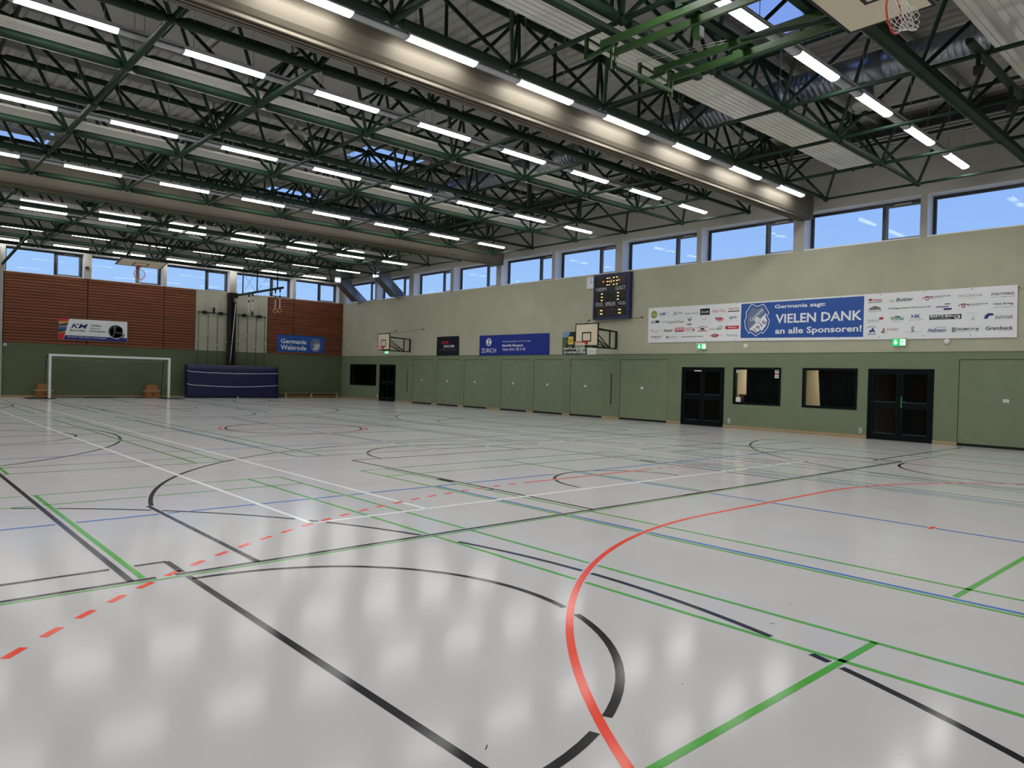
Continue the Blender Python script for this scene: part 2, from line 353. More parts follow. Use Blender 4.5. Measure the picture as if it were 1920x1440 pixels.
# lettering and marks on the sheets: (kind, text, place along the wall, height, width, height of the mark, colour, style)
BAN = [('t', 'Germania sagt:', 15.165, 4.123, 1.7, 0.165, 'white', 'b'),
 ('t', 'VIELEN DANK', 14.579, 3.735, 2.788, 0.301, 'white', 'b'),
 ('t', 'an alle Sponsoren!', 14.583, 3.308, 2.789, 0.264, 'white', 'b'),
 ('e', '', 20.914, 4.106, 0.305, 0.292, 'olive'),
 ('t', 'Holz', 20.907, 4.11, 0.225, 0.074, 'white'),
 ('t', 'KM', 20.525, 4.114, 0.289, 0.1, 'navy', 'bs'),
 ('r', '', 20.296, 4.147, 0.136, 0.006, 'grey'),
 ('r', '', 20.304, 4.112, 0.1, 0.004, 'grey'),
 ('r', '', 20.307, 4.082, 0.109, 0.004, 'grey'),
 ('r', '', 20.415, 4.038, 0.502, 0.008, 'grey'),
 ('e', '', 19.962, 4.103, 0.116, 0.092, 'ink'),
 ('e', '', 19.962, 4.103, 0.062, 0.049, 'white'),
 ('r', '', 20.054, 4.178, 0.045, 0.013, 'ink'),
 ('r', '', 19.898, 4.178, 0.035, 0.013, 'ink'),
 ('r', '', 20.049, 4.032, 0.045, 0.02, 'ink'),
 ('r', '', 19.893, 4.034, 0.035, 0.017, 'ink'),
 ('t', 'optik', 19.754, 4.152, 0.233, 0.026, 'grey'),
 ('t', 'QUADER', 19.748, 4.102, 0.242, 0.052, 'ink', 'b'),
 ('t', 'Kathrin Kords', 19.247, 4.08, 0.599, 0.088, 'grey', 's'),
 ('r', '', 18.68, 4.107, 0.398, 0.233, 'ink'),
 ('t', 'Destille', 18.676, 4.103, 0.307, 0.071, 'white', 's'),
 ('t', 'Mauer Polz', 18.117, 4.11, 0.534, 0.115, 'red', 's'),
 ('t', 'Tagerlohe', 17.536, 4.158, 0.454, 0.074, 'red', 'b'),
 ('r', '', 17.533, 4.071, 0.454, 0.033, 'ink'),
 ('t', 'HEIDE', 20.963, 3.852, 0.188, 0.046, 'ink', 'b'),
 ('t', 'MODE', 20.962, 3.798, 0.188, 0.047, 'ink', 'b'),
 ('r', '', 20.757, 3.83, 0.177, 0.088, 'ink'),
 ('r', '', 20.855, 3.756, 0.397, 0.004, 'ink'),
 ('r', '', 20.434, 3.812, 0.283, 0.019, 'grey'),
 ('t', 'Lienhold & Donner', 19.907, 3.795, 0.719, 0.099, 'ink', 's'),
 ('r', '', 19.319, 3.926, 0.266, 0.011, 'grey'),
 ('p', 'heart', 19.318, 3.834, 0.159, 0.126, 'grey'),
 ('r', '', 19.33, 3.681, 0.193, 0.052, 'grey'),
 ('t', 'und 3', 18.704, 3.84, 0.199, 0.053, 'grey', 's'),
 ('e', '', 18.06, 3.8, 0.32, 0.121, 'red'),
 ('t', 'MOTO', 18.118, 3.859, 0.273, 0.066, 'ink', 'b'),
 ('t', 'RACER', 18.04, 3.782, 0.28, 0.045, 'white', 'bs'),
 ('t', 'agilis', 17.551, 3.849, 0.31, 0.119, 'teal', 'bs'),
 ('r', '', 17.551, 3.737, 0.474, 0.003, 'grey'),
 ('t', '6', 21.01, 3.51, 0.071, 0.086, 'red', 'b'),
 ('r', '', 20.753, 3.504, 0.395, 0.008, 'red'),
 ('r', '', 20.823, 3.434, 0.233, 0.016, 'red'),
 ('t', 'heyer', 20.241, 3.468, 0.416, 0.149, 'ink', 'bs'),
 ('r', '', 19.743, 3.494, 0.405, 0.154, 'red'),
 ('t', 'REWE', 19.739, 3.507, 0.343, 0.086, 'white', 'b'),
 ('t', 'KFS', 19.328, 3.494, 0.271, 0.138, 'red'),
 ('p', 'tri', 19.136, 3.502, 0.098, 0.121, 'red'),
 ('r', '', 19.267, 3.404, 0.343, 0.004, 'grey'),
 ('p', 'arc', 18.765, 3.545, 0.416, 0.058, 'ink'),
 ('p', 'bull', 18.774, 3.483, 0.188, 0.102, 'ink'),
 ('r', '', 18.767, 3.417, 0.404, 0.028, 'red'),
 ('t', 'Küchen', 18.328, 3.48, 0.276, 0.077, 'grey'),
 ('t', 'ASS', 18.08, 3.479, 0.22, 0.078, 'ink', 'bs'),
 ('p', 'arc', 18.031, 3.527, 0.2, 0.092, 'grey'),
 ('r', '', 17.576, 3.507, 0.525, 0.119, 'red'),
 ('t', 'Meyers', 17.569, 3.508, 0.33, 0.066, 'white', 'b'),
 ('t', 'INTERSPORT', 20.802, 3.252, 0.485, 0.061, 'ink', 'bs'),
 ('t', 'Walden', 20.793, 3.179, 0.266, 0.036, 'grey'),
 ('e', '', 20.28, 3.224, 0.104, 0.084, 'ink'),
 ('p', 'tri', 20.278, 3.226, 0.054, 0.044, 'white'),
 ('t', 'Haus Bellmann', 20.036, 3.245, 0.358, 0.04, 'grey'),
 ('t', 'Heidekreis Immo', 20.034, 3.193, 0.358, 0.033, 'grey'),
 ('t', 'Rechtsanwältin Sabine Kemper', 19.182, 3.219, 0.926, 0.058, 'ink', 'b'),
 ('e', '', 18.245, 3.236, 0.303, 0.12, 'darkred'),
 ('r', '', 18.458, 3.241, 0.123, 0.011, 'red'),
 ('r', '', 18.028, 3.241, 0.132, 0.011, 'red'),
 ('t', 'Oase', 18.243, 3.236, 0.178, 0.052, 'white', 's'),
 ('t', 'Fuhrhop', 17.557, 3.219, 0.427, 0.115, 'steel'),
 ('e', '', 12.971, 4.176, 0.07, 0.068, 'red'),
 ('t', 'SR', 12.939, 4.174, 0.11, 0.078, 'ink', 'b'),
 ('t', 'Rübke', 12.745, 4.165, 0.249, 0.062, 'red', 'b'),
 ('r', '', 12.818, 4.096, 0.402, 0.016, 'ink'),
 ('t', 'Der', 12.331, 4.11, 0.139, 0.068, 'grey', 's'),
 ('t', 'Boitzer', 12.0, 4.138, 0.467, 0.108, 'dgreen', 'bs'),
 ('p', 'eye', 11.4, 4.129, 0.247, 0.118, 'red'),
 ('t', 'BRILLENZENTRUM', 11.067, 4.166, 0.495, 0.028, 'ink', 'b'),
 ('r', '', 11.13, 4.129, 0.268, 0.007, 'grey'),
 ('t', 'MOCCAMOOR', 10.327, 4.137, 0.565, 0.067, 'rose'),
 ('r', '', 10.349, 4.064, 0.325, 0.005, 'rose'),
 ('t', 'STADTWERKE', 9.573, 4.135, 0.526, 0.066, 'ink', 'b'),
 ('t', 'o o o o Böhmetal', 9.569, 4.06, 0.531, 0.024, 'grey', 'b'),
 ('p', 'house', 12.819, 3.93, 0.345, 0.12, 'grey'),
 ('t', 'A', 12.812, 3.933, 0.072, 0.056, 'red', 'b'),
 ('t', 'Stadt-Apotheke', 12.813, 3.824, 0.396, 0.043, 'ink'),
 ('t', 'Waldgaststätte Eckernworth', 11.874, 3.883, 1.157, 0.055, 'ink', 'b'),
 ('r', '', 10.878, 3.94, 0.15, 0.033, 'grey'),
 ('r', '', 11.004, 3.866, 0.323, 0.036, 'steel'),
 ('r', '', 10.872, 3.798, 0.205, 0.051, 'navy'),
 ('r', '', 11.005, 3.745, 0.316, 0.004, 'grey'),
 ('p', 'eye', 10.482, 3.872, 0.243, 0.113, 'red'),
 ('t', 'BRILLENZENTRUM', 10.148, 3.895, 0.474, 0.03, 'ink', 'b'),
 ('r', '', 10.212, 3.858, 0.25, 0.007, 'grey'),
 ('t', 'Uwe Krieg', 9.549, 3.867, 0.446, 0.075, 'ink', 'b'),
 ('r', '', 9.543, 3.782, 0.453, 0.008, 'grey'),
 ('t', 'Malerbetrieb', 12.851, 3.566, 0.346, 0.052, 'grey'),
 ('e', '', 12.617, 3.61, 0.099, 0.085, 'red'),
 ('e', '', 12.675, 3.61, 0.04, 0.046, 'ink'),
 ('r', '', 12.85, 3.509, 0.346, 0.009, 'grey'),
 ('t', 'Wörmei', 12.19, 3.589, 0.36, 0.114, 'green', 'b'),
 ('t', 'Walsrode', 12.194, 3.495, 0.198, 0.027, 'red'),
 ('p', 'house', 12.179, 3.641, 0.192, 0.05, 'green'),
 ('t', 'HK', 11.677, 3.628, 0.244, 0.11, 'navy', 'b'),
 ('t', 'Hinrich Klopper', 11.67, 3.524, 0.395, 0.03, 'ink'),
 ('r', '', 10.926, 3.577, 0.804, 0.138, 'ink'),
 ('t', 'BARTZ-BAU', 11.007, 3.606, 0.581, 0.064, 'white', 'b'),
 ('e', '', 10.628, 3.572, 0.147, 0.115, 'white'),
 ('t', 'e', 10.633, 3.575, 0.089, 0.09, 'ink', 'b'),
 ('r', '', 11.043, 3.537, 0.507, 0.008, 'white'),
 ('r', '', 10.254, 3.661, 0.323, 0.004, 'grey'),
 ('r', '', 10.247, 3.611, 0.287, 0.004, 'grey'),
 ('t', 'X', 10.246, 3.525, 0.081, 0.057, 'grey'),
 ('r', '', 10.247, 3.471, 0.096, 0.012, 'grey'),
 ('p', 'swoosh', 9.866, 3.559, 0.237, 0.148, 'navy'),
 ('t', 'bahntek', 9.522, 3.523, 0.411, 0.109, 'ink', 's'),
 ('p', 'arc', 12.897, 3.358, 0.231, 0.034, 'grey'),
 ('p', 'dog', 12.882, 3.261, 0.179, 0.145, 'navy'),
 ('t', 'ATHOS', 12.89, 3.146, 0.231, 0.051, 'navy', 'b'),
 ('p', 'horse', 12.546, 3.248, 0.164, 0.173, 'rose'),
 ('t', 'Die Waldbahn', 12.31, 3.279, 0.325, 0.078, 'rose', 's'),
 ('r', '', 12.312, 3.238, 0.319, 0.003, 'grey'),
 ('e', '', 11.759, 3.299, 0.072, 0.079, 'navy'),
 ('e', '', 11.757, 3.213, 0.072, 0.079, 'navy'),
 ('t', 'i', 11.761, 3.299, 0.032, 0.057, 'white', 'b'),
 ('t', 'c', 11.758, 3.213, 0.032, 0.057, 'white', 'b'),
 ('r', '', 11.894, 3.189, 0.189, 0.004, 'grey'),
 ('r', '', 11.622, 3.181, 0.185, 0.004, 'grey'),
 ('r', '', 11.746, 3.152, 0.267, 0.003, 'grey'),
 ('t', 'Hellmann', 11.129, 3.215, 0.472, 0.096, 'navy', 'bs'),
 ('t', 'Fahrschule', 11.023, 3.286, 0.253, 0.031, 'navy'),
 ('r', '', 11.13, 3.157, 0.467, 0.006, 'navy'),
 ('r', '', 10.701, 3.209, 0.089, 0.12, 'ink'),
 ('t', 'G', 10.701, 3.209, 0.059, 0.087, 'white', 'b'),
 ('t', 'GRAMSCH', 10.425, 3.222, 0.431, 0.063, 'ink', 'b'),
 ('r', '', 10.448, 3.162, 0.383, 0.006, 'grey'),
 ('p', 'house', 10.138, 3.224, 0.09, 0.052, 'grey'),
 ('r', '', 10.137, 3.17, 0.071, 0.02, 'grey'),
 ('t', 'Grambeck', 9.626, 3.226, 0.631, 0.102, 'ink', 'b'),
 ('r', '', 9.475, 3.159, 0.327, 0.007, 'grey')]
ZUR = [('e', '', 30.654, 3.233, 0.408, 0.379, 'white'),
 ('t', 'Z', 30.654, 3.233, 0.249, 0.253, 'navy', 'b'),
 ('t', 'ZURICH', 30.652, 2.827, 1.075, 0.209, 'white'),
 ('t', 'Versicherungen und Vorsorge', 28.7, 3.234, 1.911, 0.087, 'white'),
 ('t', 'Hendrik Kloppert', 28.947, 3.037, 1.456, 0.134, 'white', 'b'),
 ('t', 'Telefon 05161. 481 27 48', 28.878, 2.87, 1.576, 0.128, 'white')]
INT = [('t', 'INTER', 34.16, 3.269, 0.632, 0.141, 'red', 'b'),
 ('t', 'JOACHIM', 33.829, 3.061, 0.891, 0.16, 'white', 'b'),
 ('r', '', 33.906, 2.927, 1.468, 0.007, 'steel'),
 ('t', 'in Bomlitz bei Joachim', 33.917, 2.859, 1.497, 0.054, 'steel')]
FAIR = [('t', 'FAIR PLAY', 25.251, 2.855, 0.803, 0.093, 'white', 'b'),
 ('t', 'UNSERE', 24.607, 2.854, 0.416, 0.065, 'white', 'b'),
 ('t', 'SCHIEDSRICHTER', 25.013, 2.693, 1.257, 0.092, 'white', 'b')]
SCORE = [('t', 'HEIM', 23.499, 5.24, 0.536, 0.135, 'board'),
 ('t', 'GAST', 22.484, 5.242, 0.516, 0.147, 'board'),
 ('t', 'FOULS', 23.583, 4.634, 0.371, 0.152, 'board'),
 ('t', 'SPIELER', 22.983, 4.626, 0.515, 0.147, 'board'),
 ('t', 'FOULS', 22.389, 4.631, 0.367, 0.13, 'board'),
 ('t', 'POWESTA', 22.354, 4.084, 0.42, 0.065, 'board', 'bs')]
KM = [('t', 'KM', -14.485, 3.528, 0.735, 0.227, 'navy', 'bs'),
 ('t', 'Bernd Hiller', -14.552, 3.308, 0.7, 0.096, 'ink', 'bs'),
 ('t', 'Tiefbau', -13.761, 3.598, 0.471, 0.091, 'ink', 'bs'),
 ('t', 'Elektro', -13.794, 3.455, 0.452, 0.091, 'ink', 's'),
 ('t', 'Leitungsbau', -13.682, 3.307, 0.753, 0.106, 'ink', 'bs'),
 ('t', 'Planung für Tiefbau Elektro und Leitungsbau', -14.138, 2.973, 1.73, 0.083, 'white', 's'),
 ('e', '', -12.866, 3.354, 0.734, 0.723, 'white'),
 ('e', '', -12.866, 3.354, 0.679, 0.666, 'photo')]
GW = [('t', 'Germania', -3.246, 3.361, 1.641, 0.272, 'white', 'b'),
 ('t', 'Walsrode', -3.249, 2.993, 1.633, 0.282, 'white', 'b'),
 ('p', 'crest', -1.821, 3.193, 0.654, 0.764, 'white')]

# ------------------------------------------------------------------ the hall: 27 x 45 m, right-hand long wall at X=0, end wall at Y=44.964
XL, YF, ZR = -27.2, 44.964, 9.25
ZG, ZS, ZT = 2.6, 5.9, 7.12                  # top of green boards, window sill, window head
def struct(o, label, cat): return tag(o, label, cat, kind='structure')

mb = MB(); mb.box(XL-.5, -.5, -.2, .5, YF+.5, 0)
floor = struct(mb.build('floor', FLOOR), 'pale grey glossy sports floor with coloured court lines', 'floor')

# court lines: each colour is one marking layer; lower layers stop short of the lines that cross over them
SEC = [7.85, 22.85, 37.85]; MX = -13.58
lines = []                                    # (priority, colour, points, width)
def L(pri, col, pts, wd=.05): lines.append((pri, col, [tuple(p) for p in pts], wd))
def arc(cx_, cy_, r, a0, a1, n=48): return [(cx_+r*math.cos(math.radians(a0+(a1-a0)*i/n)), cy_+r*math.sin(math.radians(a0+(a1-a0)*i/n))) for i in range(n+1)]
def rect_lines(pri, col, x0, y0, x1, y1, wd=.05):
    L(pri, col, [(x0, y0), (x1, y0)], wd); L(pri, col, [(x1, y0), (x1, y1)], wd); L(pri, col, [(x1, y1), (x0, y1)], wd); L(pri, col, [(x0, y1), (x0, y0)], wd)
for yc in SEC:
    rect_lines(0, 'blue', -22.6, yc-4.45, -4.6, yc+4.45)
    for x in (-16.47, -10.71, -13.6): L(0, 'blue', [(x, yc-4.45), (x, yc+4.45)])
    for s in (-1, 1):                         # cross-court basketball
        xb, xf, xc = MX+s*12.9, MX+s*7.1, MX+s*11.14
        L(1, 'black', [(xb, yc-2.4), (xf, yc-2.4)]); L(1, 'black', [(xb, yc+2.4), (xf, yc+2.4)])
        L(1, 'black', [(xf, yc-2.4), (xf, yc+2.4)])
        L(1, 'black', arc(xf, yc, 1.78, 90 if s > 0 else -90, 270 if s > 0 else 90))
        a = arc(xc, yc, 6.58, 100 if s > 0 else -80, 260 if s > 0 else 80, 72); L(1, 'black', a)
    for a, b in ((-24.01, -17.91), (-16.545, -10.445), (-9.25, -3.15)):
        rect_lines(2, 'green', a, yc-6.42, b, yc+6.42, .04)
        L(2, 'green', [(a+.46, yc-6.42), (a+.46, yc+6.42)], .04); L(2, 'green', [(b-.46, yc-6.42), (b-.46, yc+6.42)], .04)
        for s in (-1, 1):
            L(2, 'green', [(a, yc+s*5.66), (b, yc+s*5.66)], .04); L(2, 'green', [(a+(.14 if -17 < a < -16 else 0), yc-2.03), (b, yc-2.03)], .045) if s < 0 else None
            L(2, 'green', [((a+b)/2, yc+(1.99 if s > 0 else -2.03)), ((a+b)/2, yc+s*6.42)], .045)
    L(2, 'green', [(-24.2, yc+1.9), (-3, yc+1.9)], .03)
rect_lines(3, 'black', -21.05, 9.815, -6.11, 35.885); L(3, 'black', [(-23.6, 9.815), (-21.05, 9.815)]); L(3, 'black', [(-21.05, 22.85), (-6.11, 22.85)])
L(3, 'black', arc(MX, 22.85, 1.8, 0, 360, 64))
for s in (-1, 1):
    y = lambda v: 22.85+s*(v-22.85)
    yb = y(9.815); q = (0, 180) if s > 0 else (180, 360)
    L(3, 'black', [(-15.97, yb), (-15.97, y(15.55))]); L(3, 'black', [(-11.19, yb), (-11.19, y(15.55))]); L(3, 'black', [(-15.97, y(15.55)), (-11.19, y(15.55))])
    L(3, 'black', arc(MX, y(15.55), 1.78, *q)); L(3, 'black', arc(MX, y(11.1), 1.22, *q))
    L(3, 'black', [(-20.1, yb), (-20.1, y(12.85))]); L(3, 'black', [(-7.06, yb), (-7.06, y(12.85))])
    L(3, 'black', arc(MX, y(11.385), 6.65, *((12.7, 167.3) if s > 0 else (192.7, 347.3)), 80))
    for x in (-16.04, -11.12): L(3, 'black', [(x, y(12.5)), (x, y(12.86))], .09)
    L(3, 'black', [(-16.04, y(11.62)), (-16.04, y(11.66))], .12)
    # tennis
    ya, ys = y(10.97), y(16.43)
    L(4, 'white', [(-19.05, ya), (-8.1, ya)]); L(4, 'white', [(-17.6, ys), (-9.45, ys)])
    # handball
    L(5, 'red', arc(-15.08, y(2.85), 5.97, *((90, 180) if s > 0 else (180, 270)))); L(5, 'red', arc(-12.08, y(2.85), 5.97, *((0, 90) if s > 0 else (270, 360))))
    L(5, 'red', [(-15.08, y(8.82)), (-12.08, y(8.82))]); L(5, 'red', [(-14.08, y(9.82)), (-13.06, y(9.82))], .05)
    L(5, 'red', [(-13.68, y(6.87)), (-13.5, y(6.87))], .05)
    run = arc(-15.08, y(2.85), 9.02, *((158, 90) if s > 0 else (202, 270)), 200)+arc(-12.08, y(2.85), 9.02, *((90, 22) if s > 0 else (270, 338)), 200)
    acc = 0; cur = [run[0]]; on = True
    for p_, q_ in zip(run, run[1:]):
        acc += math.dist(p_, q_); cur.append(q_)
        if acc > .148:
            if on: L(5, 'red', [cur[0], cur[-1]], .05)
            on = not on; cur = [q_]; acc = 0
L(4, 'white', [(-19.05, 10.97), (-19.05, 34.73)]); L(4, 'white', [(-8.1, 10.97), (-8.1, 34.73)])
L(4, 'white', [(-17.6, 10.97), (-17.6, 34.73)]); L(4, 'white', [(-9.45, 10.97), (-9.45, 34.73)]); L(4, 'white', [(-13.52, 16.43), (-13.52, 29.27)])
L(4, 'white', [(-13.55, 10.97), (-13.55, 11.12)])
L(4.5, 'red', arc(MX, 22.85, 1.95, 0, 360, 64), .04)

import numpy as np
def segs(ls): return np.array([[*p, *q, pr, wd] for pr, c_, pts, wd in ls for p, q in zip(pts, pts[1:])])
ALL = segs(lines)
def cuts(p, q, pri, wd):                       # parameters (metres from p) that a higher line takes out of p-q
    h = ALL[ALL[:, 4] > pri]
    if not len(h): return []
    d = np.array(q)-np.array(p); ln = np.hypot(*d); d = d/ln
    e_ = h[:, 2:4]-h[:, 0:2]; le = np.hypot(e_[:, 0], e_[:, 1]); e_ = e_/le[:, None]
    den = d[0]*e_[:, 1]-d[1]*e_[:, 0]; ok = np.abs(den) > .12; h, e_, le, den = h[ok], e_[ok], le[ok], den[ok]
    r = h[:, 0:2]-np.array(p); t = (r[:, 0]*e_[:, 1]-r[:, 1]*e_[:, 0])/den; u = (r[:, 0]*d[1]-r[:, 1]*d[0])/den
    half = (h[:, 5]/2+.018)/np.abs(den)
    ok = (t > -half) & (t < ln+half) & (u > -.002) & (u < le+.002)
    return list(zip(t[ok]-half[ok], t[ok]+half[ok]))
marks = {c_: MB() for c_ in ('black', 'white', 'red', 'green', 'blue')}
def strip(mb, pts, wd):
    n = len(pts); P_ = [Vector(p) for p in pts]; vs_ = []
    for i, p in enumerate(P_):
        d1 = (P_[i]-P_[i-1]).normalized() if i else None; d2 = (P_[i+1]-P_[i]).normalized() if i < n-1 else None
        d = d1 if d2 is None else d2 if d1 is None else (d1+d2).normalized()
        nn = Vector((-d.y, d.x))*wd/2
        vs_ += [(p.x+nn.x, p.y+nn.y, .0012), (p.x-nn.x, p.y-nn.y, .0012)]
    mb.add(vs_, [[2*i, 2*i+1, 2*i+3, 2*i+2] for i in range(n-1)])
for pri, col, pts, wd in lines:
    pos = [0]
    for p, q in zip(pts, pts[1:]): pos.append(pos[-1]+math.dist(p, q))
    out = []
    for i, (p, q) in enumerate(zip(pts, pts[1:])): out += [(a+pos[i], b+pos[i]) for a, b in cuts(p, q, pri, wd)]
    out.sort(); keep = []; s0 = 0.0
    for a, b in out:
        if a > s0: keep.append((s0, a))
        s0 = max(s0, b)
    if s0 < pos[-1]: keep.append((s0, pos[-1]))
    def at(s):
        for i in range(len(pos)-1):
            if s <= pos[i+1] or i == len(pos)-2:
                f = (s-pos[i])/(pos[i+1]-pos[i]); return (pts[i][0]+f*(pts[i+1][0]-pts[i][0]), pts[i][1]+f*(pts[i+1][1]-pts[i][1]))
    for a, b in keep:
        if b-a < .045 and len(pts) < 3 and pos[-1] > .3: continue
        strip(marks[col], [at(a)]+[pts[i] for i in range(len(pos)) if a+1e-4 < pos[i] < b-1e-4]+[at(b)], wd)
NM = dict(black='basketball_marking', white='tennis_marking', red='handball_marking', green='badminton_marking', blue='volleyball_marking')
for c_, m_ in marks.items():
    o = m_.build(NM[c_], LINE[c_], floor); o['label'] = c_+' court lines painted on the floor'
mb = MB()
rs = random.Random(3)
for i in range(46):                            # dark rubbed specks and scratches
    x, y = rs.uniform(-21.5, -12), rs.uniform(5, 15); a = rs.uniform(0, PI); l = rs.choice((.01, .012, .015, .04))
    strip(mb, [(x, y), (x+l*math.cos(a), y+l*math.sin(a))], rs.choice((.003, .005)))
mb.build('scuff_mark', LINE['black'], floor)

# ------------------------------------------------------------------ right-hand (scoreboard) wall
WIN_R = [(7.97,11.47),(11.65,15.08),(15.45,18.92),(19.12,22.57),(22.93,26.35),(26.52,29.91),(30.26,33.6),(33.87,37.2),(37.63,40.97),(41.2,44.6)]
GATES = [(8.2,10.55),(20.22,22.52),(23.41,25.23),(25.65,27.49),(27.91,29.73),(30.73,32.55),(32.97,34.81),(35.24,37.07)]
DOORS = [(11.16,12.96),(17.83,19.6),(38.77,40.48)]
INWIN = [(13.27,15.0),(15.73,17.48),(40.83,43.87)]
def wall_strip(mb, axis, a0, a1, z0, z1, holes, d0, d1, m):
    """solid wall between a0 and a1 with holes (h0, h1, zlo, zhi); d0..d1 is its thickness"""
    def put(u0, u1, v0, v1):
        if u1-u0 < 1e-4 or v1-v0 < 1e-4: return
        if axis == 'Y': mb.box(d0, u0, v0, d1, u1, v1, m)
        else: mb.box(u0, d0, v0, u1, d1, v1, m)
    holes = sorted(holes); cur = a0
    for h0, h1, lo, hi in holes:
        put(cur, h0, z0, z1); put(h0, h1, z0, max(lo, z0)); put(h0, h1, hi, z1); cur = h1
    put(cur, a1, z0, z1)
mb = MB()
wall_strip(mb, 'Y', -.5, YF, 0, ZG, [(a, b, 0, 2.39) for a, b in GATES]+[(a, b, 0, 2.11) for a, b in DOORS]+[(a, b, .845, 2.115) for a, b in INWIN], 0, .3, 0)
mb.box(.012, -.5, ZG, .5, YF+.03, ZS, 1)
mb.box(-.006, -.5, ZG-.012, .012, YF, ZG+.004, 3)
wall_strip(mb, 'Y', -.5, YF+.5, ZS, ZT, [(a, b, ZS, ZT) for a, b in WIN_R], .0, .55, 2)
mb.box(0, -.5, ZT, .55, YF+.5, ZR+.4, 2)
mb.box(.3, -.5, -.1, .5, 11.0, ZG, 1); mb.box(.3, 19.75, -.1, .5, 38.6, ZG, 1)
wall_r = struct(mb.build('wall_right', [GREENW, CREAM, CREAMP, mat('green_ledge', srgb(84, 96, 76), .6)]), 'long cream wall over green boards with the scoreboard', 'wall')
mb = MB()
ends = sorted(GATES+DOORS); cur = -.4
for a, b in ends+[(YF, YF)]:
    if a-cur > .05:
        for k in range(3): mb.box(-.032+.003*k, cur-.0+(.0), .004+.032*k, -.001, a, .032+.032*k)
    cur = b
base_r = struct(mb.build('baseboard_right', PINE), 'pale wooden slatted baseboard along the green scoreboard wall', 'baseboard')

def high_window(n, axis, a, b, label, flip):
    """strip window set back in the wall: dark frame, wide fixed pane, narrow tilting sash"""
    o = thing('window_%d' % n, label, 'window', (.25, (a+b)/2, ZS) if axis == 'Y' else ((a+b)/2, YF+.25, ZS), kind='structure')
    def bx(mb, u0, u1, d0, d1, z0, z1, m=0):
        if axis == 'Y': mb.box(d0, u0, z0, d1, u1, z1, m)
        else: mb.box(u0, YF+d0, z0, u1, YF+d1, z1, m)
    r = MB(); t = .004
    for u0, u1, z0, z1 in ((a-.001, a+t, ZS, ZT), (b-t, b+.001, ZS, ZT), (a, b, ZS, ZS+.03), (a, b, ZT-t, ZT+.001)): bx(r, u0, u1, .002, .44, z0, z1)
    r.build('reveal_lining', WHITEP, o)
    f = MB(); fw = .09; split = a+1.16 if flip else b-1.16
    z0, z1 = ZS+.03, ZT
    for u0, u1, q0, q1 in ((a, a+fw, z0, z1), (b-fw, b, z0, z1), (a+fw, b-fw, z0, z0+.05), (a+fw, b-fw, z1-fw, z1), (split-.05, split+.05, z0+.05, z1-fw)): bx(f, u0, u1, .44, .52, q0, q1)
    f.build('frame', FRAME, o)
    u0, u1 = (a+fw, split-.05) if flip else (split+.05, b-fw)
    s = MB(); k = .06
    for p0, p1, q0, q1 in ((u0, u0+k, z0+.05, z1-fw), (u1-k, u1, z0+.05, z1-fw), (u0+k, u1-k, z0+.05, z0+.05+k), (u0+k, u1-k, z1-fw-k, z1-fw)): bx(s, p0, p1, .42, .5, q0, q1)
    sash = s.build('sash', SASH, o)
    h = MB(); bx(h, u0+.3, u1-.25, .41, .425, z1-fw-.02, z1-fw+.02); h.build('opener_bar', PURLIN, sash)
    g = MB(); bx(g, u0+k, u1-k, .47, .476, z0+.05+k, z1-fw-k); g.build('pane', GLASS, sash)
    g = MB(); v0, v1 = (split+.05, b-fw) if flip else (a+fw, split-.05); bx(g, v0, v1, .47, .476, z0+.05, z1-fw); g.build('pane', GLASS, o)
wn = 0
for i, (a, b) in enumerate(reversed(WIN_R)):
    wn += 1
    high_window(wn, 'Y', a, b, 'high strip window, %s from the far corner along the scoreboard wall' % ORD[i], True)

# flush storage gates
GT = mat('gate_board', srgb(118, 130, 104), .75, noise=.06, nscale=2, bump=.04, bscale=25)
for i, (a, b) in enumerate(reversed(GATES)):
    lab = 'flush green storage gate, %s from the far end of the scoreboard wall' % ORD[i] if i < 7 else 'wide flush green storage gate beyond the double glass door, cut by the photo edge'
    o = thing('door_%d' % (i+1), lab, 'door', (.0, (a+b)/2, 0), kind='structure')
    mb = MB(); mb.box(.012, a+.015, .075, .06, b-.015, 2.375); mb.build('leaf', GT, o)
    mb = MB(); mb.box(.06, a, 0, .28, b, 2.39); mb.build('shadow_gap', BLACK, o)
    mb = MB(); c_ = (a+b)/2+.05; mb.box(.004, c_-.07, 1.23, .013, c_+.07, 1.33)
    sg = mb.build('sign', PRINTS['grey'], o)
    pr = Print((.004, c_+.07, 1.23), (0, -1, 0), (-1, 0, 0)); pr.rect(.07, .05, .13, .09, 'white'); pr.up()
    pr.line([(.03, .03), (.05, .07), (.08, .075), (.11, .05)], .012, 'ink'); pr.rect(.07, .02, .1, .012, 'ink'); pr.build('print', sg)
# recessed post slots in the green boards
for y, nm in ((22.96, 'narrow vertical slot in green wall below the nearer wall basket'), (37.575, 'narrow vertical slot in green wall below the farther wall basket')):
    mb = MB(); mb.box(-.004, y-.025, .55, .002, y+.025, 1.83); o = mb.build('trim_%d' % (1 if y < 30 else 2), BLACK, loc=(0, y, .55)); struct(o, nm, 'slot')

